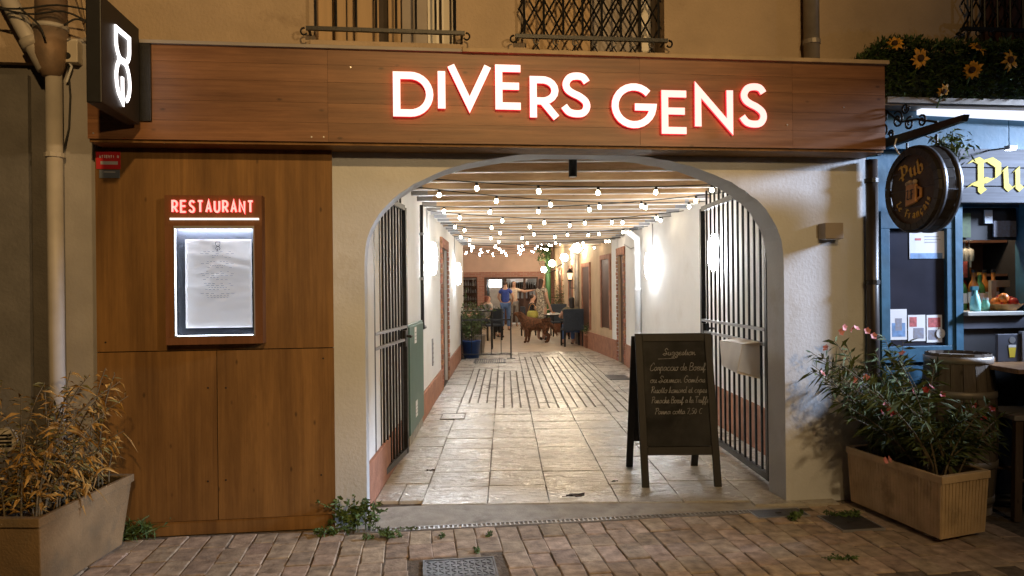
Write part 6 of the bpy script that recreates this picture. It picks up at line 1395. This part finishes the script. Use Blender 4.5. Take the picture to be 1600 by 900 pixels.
def person(label, loc, rz, H=1.7, sit=False, top=None, bottom=None, hair=None, hairlen=.0, armL=None, armR=None, lean=0, dress=False, turn=0.0, look=(0, 0), sleeves=.5, shoes=None, group=None):
    """figure facing its own -Y; arms are (elbow, wrist) in local metres for a 1.7 m body"""
    t = thing('person', label, 'person', loc, rz, group); k = H/1.7; T = wm(t) @ Matrix.Scale(k, 4)
    hz = .92 if not sit else .5
    ly = lean
    N = {'pelvis': ((0, 0, hz), (.14, .115)), 'waist': ((0, -.01-ly*.25, hz+.17), (.125, .1)), 'chest': ((0, -.015-ly*.65, hz+.36), (.15, .115)), 'collar': ((0, 0-ly*.9, hz+.5), (.085, .07)), 'neck': ((0, -.005-ly, hz+.57), .052), 'jaw': ((look[0]*.02, -.03-ly*1.05+look[1]*.02, hz+.645), (.066, .075)), 'brow': ((look[0]*.02, -.022-ly*1.1+look[1]*.02, hz+.72), (.077, .09)), 'crown': ((look[0]*.02, -.01-ly*1.1, hz+.775), (.05, .06))}
    E = [('pelvis', 'waist'), ('waist', 'chest'), ('chest', 'collar'), ('collar', 'neck'), ('neck', 'jaw'), ('jaw', 'brow'), ('brow', 'crown')]
    N['nose'] = ((N['jaw'][0][0]+look[0]*.09, N['jaw'][0][1]-.085, N['jaw'][0][2]+.025), .013); E.append(('jaw', 'nose'))
    for s, nm, ar in ((-1, 'l', armL), (1, 'r', armR)):
        el, wr = ar or ((s*.25, .02, hz+.22), (s*.27, -.08, hz-.02))
        N['sh'+nm] = ((s*.175, -ly*.85, hz+.455), .062); N['el'+nm] = (el, .044); N['wr'+nm] = (wr, .03)
        d = (Vector(wr)-Vector(el)).normalized(); side = d.cross(Vector((0, 0, 1))); side = side.normalized() if side.length > .1 else Vector((0, 1, 0)); side2 = Vector((0, -1, 0)) if abs(d.z) > .6 else side
        N['pa'+nm] = (tuple(Vector(wr)+d*.07), (.036, .02))
        E += [('collar', 'sh'+nm), ('sh'+nm, 'el'+nm), ('el'+nm, 'wr'+nm), ('wr'+nm, 'pa'+nm)]
        for q, (off, ln) in enumerate(((-.03, .06), (-.01, .078), (.01, .073), (.03, .055))):
            b0 = Vector(N['pa'+nm][0])+side2*off+d*.02; b1 = b0+d*ln*.6; b2 = b0+d*ln+side.cross(d)*.015
            N[f'f{nm}{q}a'] = (tuple(b0), .0095); N[f'f{nm}{q}b'] = (tuple(b1), .0088); N[f'f{nm}{q}c'] = (tuple(b2), .0075); E += [('pa'+nm, f'f{nm}{q}a'), (f'f{nm}{q}a', f'f{nm}{q}b'), (f'f{nm}{q}b', f'f{nm}{q}c')]
        th0 = Vector(wr)+d*.03+side2*-.04; N['th'+nm] = (tuple(th0), .011); N['ti'+nm] = (tuple(th0+d*.045-side2*.012), .009); E += [('wr'+nm, 'th'+nm), ('th'+nm, 'ti'+nm)]
        if not sit: hp, kn, an, to = (s*.095, 0, hz-.04), (s*.1, -.01, .5), (s*.105, .03, .09), (s*.12, -.13, .035)
        else: hp, kn, an, to = (s*.1, -.06, hz-.01), (s*.12, -.46, hz+.02), (s*.12, -.44, .09), (s*.13, -.6, .035)
        N['hip'+nm] = (hp, .095); N['kn'+nm] = (kn, .062); N['an'+nm] = (an, .042); N['to'+nm] = (to, (.042, .03))
        E += [('pelvis', 'hip'+nm), ('hip'+nm, 'kn'+nm), ('kn'+nm, 'an'+nm), ('an'+nm, 'to'+nm)]
    skin('body', N, E, SKINM, t, T)
    g = lambda q, f: (N[q][0], tuple(x*f for x in N[q][1]) if isinstance(N[q][1], tuple) else N[q][1]*f)
    lerp = lambda a, b, f: tuple(Vector(a)*(1-f)+Vector(b)*f)
    S = {'pelvis': (N['pelvis'][0], (.155, .13) if not dress else (.175, .15)), 'waist': g('waist', 1.14), 'chest': g('chest', 1.12), 'collar': g('collar', 1.15)}; SE = [('pelvis', 'waist'), ('waist', 'chest'), ('chest', 'collar')]
    for nm in 'lr':
        S['sh'+nm] = g('sh'+nm, 1.2); S['sv'+nm] = (lerp(N['sh'+nm][0], N['el'+nm][0], sleeves), .06); SE += [('collar', 'sh'+nm), ('sh'+nm, 'sv'+nm)]
    if dress and not sit: S['hem'] = ((0, 0, .52), (.21, .18)); SE.append(('pelvis', 'hem'))
    skin('shirt' if not dress else 'dress', S, SE, top, t, T)
    B = {'pelvis': g('pelvis', 1.1)}; BE = []
    for nm in 'lr':
        B['hip'+nm] = g('hip'+nm, 1.12); B['kn'+nm] = g('kn'+nm, 1.18); B['cu'+nm] = (lerp(N['kn'+nm][0], N['an'+nm][0], .9), .055); BE += [('pelvis', 'hip'+nm), ('hip'+nm, 'kn'+nm), ('kn'+nm, 'cu'+nm)]
    if bottom: skin('trousers', B, BE, bottom, t, T)
    for nm in 'lr':
        F = {'an': (N['an'+nm][0], .05), 'to': (N['to'+nm][0], (.047, .036))}; skin('shoe', F, [('an', 'to')], shoes or M['black'], t, T, 1)
    if hair:
        j, br, cr = N['jaw'][0], N['brow'][0], N['crown'][0]
        Hn = {'c': ((cr[0], cr[1]+.0, cr[2]+.012), (.072, .078)), 'b': ((br[0], br[1]+.035, br[2]+.0), (.088, .08)), 'n': ((j[0], j[1]+.055, j[2]-.0), (.075, .055))}; HE = [('c', 'b'), ('b', 'n')]
        if hairlen: Hn['e'] = ((j[0], j[1]+.08, j[2]-hairlen), (.085, .04)); HE.append(('n', 'e'))
        skin('hair', Hn, HE, hair, t, T)
        for s in (-1, 1):
            pass
    e = MB()
    for s in (-1, 1):
        e.ball(T @ Vector((N['brow'][0][0]+s*.032+look[0]*.04, N['brow'][0][1]-.079, N['brow'][0][2]-.028)), .011*k, 6, 4)
    e.build('eye', M['black'], t, True, kind='stuff')
    b = MB(); c = N['jaw'][0]; b.box(c[0]-.022, c[1]-.079, c[2]-.03, c[0]+.022, c[1]-.07, c[2]-.022, T); b.build('mouth', M['red'], t)
    return t
hb, hd_, hr = mat('hair_brown', (.05, .025, .015), .6, var=.3, vs=30), mat('hair_dark', (.012, .009, .008), .5, var=.3), mat('hair_red', (.2, .06, .035), .6, var=.3, vs=30)
royal = cloth('shirt_royal', (.03, .06, .28)); jeans = cloth('jeans', (.07, .13, .28)); cream = cloth('shirt_cream', (.6, .5, .4)); dark = cloth('cloth_dark', (.02, .02, .023)); patt = mat('dress_print', (.08, .065, .05), .85, var=.6, vs=26, c2=(.42, .36, .27), detail=2)
grey = cloth('cloth_grey', (.2, .19, .18)); olive = cloth('cloth_olive', (.12, .1, .06)); teal = cloth('cloth_teal', (.03, .08, .11))
fz = .009
def at(px, v, z=fz):
    p = Dv(px, 480, v); return (p.x, p.y, z)
person('standing person with back turned in royal blue top and jeans by the doorway', at(790, 25.6), PI-A2-.15, 1.72, top=royal, bottom=jeans, hair=hb, look=(.5, 0), armL=((-.26, -.06, 1.16), (-.2, -.22, .98)), armR=((.26, -.06, 1.16), (.2, -.24, 1.0)), shoes=dark)
person('person in a cream shirt facing out of the doorway with one arm stretched sideways', at(803, 28.2), -A2+.1, 1.74, top=cream, bottom=grey, hair=hd_, armL=((-.26, .02, 1.14), (-.24, -.2, 1.0)), armR=((.42, -.06, 1.32), (.68, -.1, 1.36)))
person('standing person in a dark patterned dress with long brown hair beside the dog', at(846, 20.6), PI-A2-.9, 1.74, top=patt, bottom=None, hair=hb, hairlen=.16, dress=True, armL=((-.27, .03, 1.14), (-.3, -.06, .9)), armR=((.25, -.1, 1.16), (.16, -.3, 1.05)), sleeves=.4)
person('person with dark hair seated back turned in the armchair by the tan wall', at(893, 18.9, fz-.03), PI-A2+.12, 1.68, sit=True, top=olive, bottom=jeans, hair=hd_, hairlen=.2, armL=((-.3, -.12, .78), (-.22, -.36, .74)), armR=((.29, -.1, .78), (.16, -.38, .74)))
person('seated person with reddish hair turned sideways at the table behind the barrier', at(757, 21.8), PI/2-A2+.5, 1.68, sit=True, top=grey, bottom=dark, hair=hr, hairlen=.05, lean=.08, armL=((-.2, -.2, .76), (-.1, -.42, .8)), armR=((.22, -.2, .76), (.1, -.42, .8)))
person('seated person with dark hair in light clothes leaning over the table behind the barrier', at(768, 23.6), -PI/2-A2-.3, 1.66, sit=True, top=cloth('cloth_pale', (.42, .38, .33)), bottom=dark, hair=hd_, lean=.1, armL=((-.2, -.2, .76), (-.1, -.42, .8)), armR=((.22, -.2, .76), (.1, -.42, .8)))
person('person in dark clothes with dark hair sitting among the plants beside the white wall', at(717, 19.6), PI/2-A2+.2, 1.7, sit=True, top=dark, bottom=dark, hair=hd_, armL=((-.25, -.14, .76), (-.12, -.38, .8)), armR=((.25, -.14, .76), (.12, -.38, .8)))
person('seated person in dark clothes with pale forearms between the doorway and the standing woman', at(829, 22.6), PI/2-A2+.2, 1.7, sit=True, top=dark, bottom=dark, hair=hb, lean=.05, armL=((-.2, -.2, .76), (-.1, -.44, .8)), armR=((.22, -.2, .76), (.1, -.44, .8)))
# basket bag in the woman's hand
p = Dv(832, 497, 20.2); t = thing('basket_bag', 'rounded yellow green basket bag held beside the dog', 'bag', (p.x, p.y, .62)); T = Matrix.Translation((p.x, p.y, 0)); b = MB(); b.lathe([(.001, .62), (.12, .63), (.16, .72), (.15, .82), (.12, .87), (.1, .86)], 14, T); b.build('bag_body', mat('bag_weave', (.42, .38, .08), .8, var=.3, vs=50, bump=.5), t, True)
b = MB(); b.tube([(p.x+.1*math.cos(a), p.y, .86+.2*math.sin(a)) for a in [PI*i/10 for i in range(11)]], .01, 6); b.build('handle', M['mug'], t, True)
# the dog
fur = mat('dog_fur', (.085, .032, .013), .85, var=.4, vs=25, c2=(.15, .062, .026), bump=.8, bs=70)
dg0 = at(834, 20.0); dog = thing('dog', 'large long haired reddish brown dog standing sideways with its head raised', 'dog', dg0, -A2); T = wm(dog) @ Matrix.Scale(.88, 4)
D = {'rump': ((.40, 0, .57), (.145, .16)), 'loin': ((.2, 0, .58), (.145, .165)), 'rib': ((-.02, 0, .57), (.16, .2)), 'chest': ((-.22, 0, .57), (.16, .21)), 'neck0': ((-.33, 0, .72), (.125, .14)), 'neck1': ((-.4, 0, .84), (.105, .11)), 'head': ((-.46, 0, .92), (.095, .1)), 'muz': ((-.565, 0, .90), (.058, .055)), 'nose': ((-.63, 0, .89), (.04, .038)),
     'tail0': ((.5, 0, .58), .045), 'tail1': ((.62, .02, .47), (.05, .055)), 'tail2': ((.68, .03, .34), (.04, .05)), 'tail3': ((.70, .03, .25), .015)}
DE = [('rump', 'loin'), ('loin', 'rib'), ('rib', 'chest'), ('chest', 'neck0'), ('neck0', 'neck1'), ('neck1', 'head'), ('head', 'muz'), ('muz', 'nose'), ('rump', 'tail0'), ('tail0', 'tail1'), ('tail1', 'tail2'), ('tail2', 'tail3')]
for s, nm in ((-1, 'a'), (1, 'b')):
    o_ = .07*s
    D.update({'sho'+nm: ((-.22+.03*s, .1*s, .46), (.075, .085)), 'elb'+nm: ((-.17+.04*s, .1*s, .32), (.05, .055)), 'wri'+nm: ((-.2+.05*s, .1*s, .14), (.034, .036)), 'fpw'+nm: ((-.22+.05*s, .1*s, .03), (.038, .028)), 'fto'+nm: ((-.28+.05*s, .1*s, .024), (.03, .02))})
    D.update({'thi'+nm: ((.38, .09*s, .46), (.09, .11)), 'kne'+nm: ((.3+.02*s, .1*s, .34), (.06, .065)), 'hok'+nm: ((.46+.03*s, .1*s, .2), (.034, .036)), 'hpw'+nm: ((.42+.03*s, .1*s, .04), (.034, .03)), 'hto'+nm: ((.35+.03*s, .1*s, .024), (.03, .02))})
    D.update({'ea'+nm: ((-.47, .075*s, .93), .03), 'eb'+nm: ((-.45, .1*s, .82), (.035, .018))})
    DE += [('chest', 'sho'+nm), ('sho'+nm, 'elb'+nm), ('elb'+nm, 'wri'+nm), ('wri'+nm, 'fpw'+nm), ('fpw'+nm, 'fto'+nm), ('rump', 'thi'+nm), ('thi'+nm, 'kne'+nm), ('kne'+nm, 'hok'+nm), ('hok'+nm, 'hpw'+nm), ('hpw'+nm, 'hto'+nm), ('head', 'ea'+nm), ('ea'+nm, 'eb'+nm)]
skin('body', D, DE, fur, dog, T)
b = MB(); b.ball(T @ Vector((-.672, 0, .9)), .02, 8, 5); b.build('nose_tip', M['black'], dog, True)
b = MB(); b.ball(T @ Vector((-.53, -.066, .945)), .011, 6, 4); b.build('eye', M['black'], dog, True)
rr = random.Random(8); pts = []
for i in range(420):
    s = rr.random(); xx = -.3+.75*s; pts.append((T @ Vector((xx, rr.choice((-1, 1))*rr.uniform(.05, .13), rr.uniform(.42, .52))), (rr.gauss(.3, .3), rr.gauss(0, .3), -1)))
for i in range(160): pts.append((T @ Vector((-.34+rr.uniform(-.06, .1), rr.gauss(0, .09), rr.uniform(.45, .72))), (rr.gauss(0, .4), rr.gauss(0, .4), -1)))
for i in range(160): s = rr.random(); pts.append((T @ Vector((.5+.2*s, rr.gauss(.02, .03), .58-.3*s)), (rr.gauss(.3, .3), rr.gauss(0, .4), -1)))
for i in range(1500):
    s = rr.random(); xx = -.36+.82*s; a = rr.uniform(-.3, PI+.3); rz_ = .175+.03*math.cos(s*6); ry_ = .15
    pts.append((T @ Vector((xx, ry_*math.cos(a), .575+rz_*math.sin(a))), (1, rr.gauss(0, .25)+math.cos(a)*.25, rr.gauss(-.45, .25))))
for i in range(300):
    s = rr.random(); a = rr.uniform(0, 2*PI); c0 = Vector((-.3-.14*s, 0, .66+.24*s)); pts.append((T @ (c0+Vector((.03*math.cos(a), .115*math.cos(a), .1*math.sin(a)))), (.7, math.cos(a)*.4, rr.gauss(-.6, .2))))
leaf_cloud('coat_feathering', fur, pts, .085, .009, dog, rr, .3)
# tables and chairs
def table(label, px, v, w_, d_, h, rot=0, mt=None):
    c = at(px, v); t = thing('table', label, 'table', c, -A2+rot); T = wm(t); MB().box(-w_/2, -d_/2, h-.03, w_/2, d_/2, h, T).build('tabletop', mt or M['black'], t, bevel=.004)
    for sx_ in (-1, 1):
        for sy_ in (-1, 1): MB().box(sx_*(w_/2-.05)-.022, sy_*(d_/2-.05)-.022, 0, sx_*(w_/2-.05)+.022, sy_*(d_/2-.05)+.022, h-.031, T).build('leg', M['frame_black'], t)
    return t
def chair(label, px, v, rot, mt, back=.95, arms=True):
    c = at(px, v); t = thing('chair', label, 'chair', c, -A2+rot, None); T = wm(t)
    MB().box(-.25, -.24, .40, .25, .24, .46, T).build('seat', mt, t, bevel=.01); MB().box(-.27, .22, .40, .27, .275, back, T).build('backrest', mt, t, bevel=.012)
    for sx_ in (-.23, .23):
        for sy_ in (-.21, .24): MB().box(sx_-.02, sy_-.02, 0, sx_+.02, sy_+.02, .399, T).build('leg', M['frame_black'], t)
        if arms: MB().box(sx_-.03, -.22, .62, sx_+.03, .219, .65, T).build('armrest', M['frame_black'], t); MB().box(sx_-.018, -.2, .46, sx_+.018, -.165, .619, T).build('arm_support', M['frame_black'], t)
    return t
weave = mat('rattan_dark', (.03, .04, .055), .7, var=.4, vs=60, bump=.6, bs=150)
chair('dark woven armchair seen from behind beside the tan wall', 893, 18.75, PI+.12, weave)
chair('dark chair with a slanted back behind the folding barrier', 766, 21.2, -PI/2+.5, weave, .9, False)
chair('dark woven chair half hidden behind the standing woman', 829, 22.7, PI/2+.2, weave, .92, False)
chair('dark chair at the table near the blue shirted person', 757, 21.95, PI/2+.5, weave, .9, False)
chair('dark chair among the plants near the white wall', 717, 19.75, PI/2+.2, weave, .92, False)
chair('dark chair pushed up to the far end of the right hand table', 874, 22.6, .1, weave, .98, True)
t1 = table('dark wooden table with plates in front of the seated person in the armchair', 872, 20.6, .8, 1.3, .75)
for (px, v, lab) in ((877, 20.4, 'white plate on the dark table nearest the armchair'), (866, 20.9, 'white plate on the dark table farther from the armchair')):
    p = Dv(px, 500, v); t = thing('plate', lab, 'plate', (p.x, p.y, .76)); T = Matrix.Translation((p.x, p.y, .761)); MB().lathe([(.001, 0), (.08, .001), (.13, .016), (.13, .02), (.078, .006), (.001, .005)], 18, T).build('dish', M['sticker'], t, True); b = MB(); b.ball(Vector((p.x, p.y, .775)), .03, 8, 5); b.build('food', M['mug'], t)
table('dark table with glasses behind the folding barrier', 762, 22.7, 1.0, .8, .75)
table('tall dark table half hidden by the potted plants', 735, 18.2, 1.15, .6, .95)
for i, px in enumerate((748, 757, 764, 772)):
    p = Dv(px, 500, 22.6); t = thing('wine_glass', 'clear wine glass standing on the table behind the barrier', 'glass', (p.x, p.y, .76), 0, 'glasses on the courtyard table'); T = Matrix.Translation((p.x, p.y, .76)); MB().lathe([(.03, 0), (.004, .006), (.004, .09), (.036, .13), (.038, .17), (.03, .2)], 10, T).build('bowl', bcol[2], t, True); b = MB(); b.tube([(p.x, p.y, .7605), (p.x, p.y, .764)], .032, 10); b.build('foot', bcol[2], t)
# lit order stand beside the doorway
p = at(774, 26.5); t = thing('menu_stand', 'pale stand with a small lit white board left of the blue shirted person', 'stand', p, -A2); T = wm(t); MB().box(-.2, -.04, 0, .2, .04, 1.5, T).build('column', mat('stand_grey', (.36, .34, .32), .6), t); MB().box(-.22, -.07, 1.52, .24, -.045, 1.80, T).build('lit_board', emat('lit_board', (1, .97, .92), 2.2), t)
# ---- folding barrier, pots and plants at the end of the passage
vb = 15.5
a0, a1 = Dv(722, 557, vb), Dv(799, 560, vb); L0, L1 = uvz(a0)[0], uvz(a1)[0]
t = thing('folding_barrier', 'low black metal barrier with thin uprights closing part of the passage end', 'barrier', U((L0+L1)/2, vb, .016), -A2)
for z0, z1 in ((.10, .125), (.82, .85)): MB().box(L0, vb-.012, z0, L1, vb+.012, z1, MU).build('rail', M['black_iron'], t)
n = 6; proto_ = None
for i in range(n):
    uu = L0+(L1-L0)*(i+.02)/(n-1)-.01
    if i in (0, n-1): b = MB(); b.tube([U(uu, vb, .016), U(uu, vb, .92)], .015, 8); b.build('post', M['black_iron'], t); b = MB(); b.box(uu-.09, vb-.09, .014, uu+.09, vb+.09, .026, MU); b.build('foot_plate', M['black_iron'], t)
    else: b = MB(); b.tube([U(uu, vb+.014, .1), U(uu, vb+.014, .85)], .008, 6); b.build('upright', M['black_iron'], t)
def potplant(label, potlabel, px, v, r, h, col, H, n, rr, L=.12, wd=.02, spread=.3, z0=.012):
    c = at(px, v, z0); t = thing('plant_pot', potlabel, 'pot', c); T = Matrix.Translation(c); MB().lathe([(.001, 0), (r*.78, 0), (r, h), (r*1.08, h), (r*1.08, h+.02), (r*.92, h+.02), (r*.9, h-.05), (.001, h-.05)], 18, T).build('pot', col, t, True); MB().lathe([(.001, h-.03), (r*.9, h-.032)], 14, T).build('soil', M['soil'], t)
    tp = thing('potted_plant', label, 'plant', (c[0], c[1], c[2]+h-.04)); st_ = []
    for k in range(n): p0 = Vector((c[0]+rr.gauss(0, r*.4), c[1]+rr.gauss(0, r*.4), c[2]+h-.04)); hh = (H-h)*rr.uniform(.45, 1.05); p2 = p0+Vector((rr.gauss(0, spread), rr.gauss(0, spread), hh)); st_.append((p0, p0+Vector((0, 0, hh*.6)), p2))
    shrub(tp, st_, M['leaf'], L, wd, 16, rr, .6, .2, .9)
rr = random.Random(61)
bp_ = mat('blue_plastic', (.02, .06, .2), .4, var=.1)
potplant('leafy green plant growing in the blue pot', 'bright blue plastic pot at the foot of the barrier', 736, 15.75, .2, .36, bp_, 1.0, 16, rr, spread=.16)
potplant('dark bushy plant against the corner of the white wall', 'dark pot half hidden at the corner of the white wall', 720, 16.2, .2, .4, M['zinc'], 1.45, 26, rr, spread=.22)
potplant('dark plant spreading behind the blue pot', 'dark pot standing behind the blue pot', 745, 17.0, .2, .4, M['zinc'], 1.2, 22, rr, spread=.25)
potplant('small plant climbing beside the wall lantern', 'clay pot on the ground below the wall lantern', 874, 24.5, .18, .34, M['terracotta'], 1.7, 22, rr, spread=.14)
potplant('bushy low plant beside the dark armchair', 'clay pot beside the dark armchair by the tan wall', 921, 18.0, .14, .3, M['terracotta'], .75, 14, rr, spread=.1)
# climber on the far corner
t = thing('climbing_plant', 'dark climbing plant hanging at the top of the far courtyard corner', 'plant', U(1.5, 28.6, 2.9)); pts = [(U(1.5+rr.gauss(0, .15), 28.6+rr.gauss(0, .15), 3.0+rr.gauss(0, .25)), (rr.gauss(0, 1), rr.gauss(0, 1), rr.gauss(-.4, .8))) for i in range(260)]
leaf_cloud('foliage', M['leaf_dark'], pts, .14, .03, t, rr); b = MB(); b.tube([U(1.55, 28.7, .1), U(1.55, 28.7, 3.2)], .015, 5); b.build('stem', M['stem'], t)
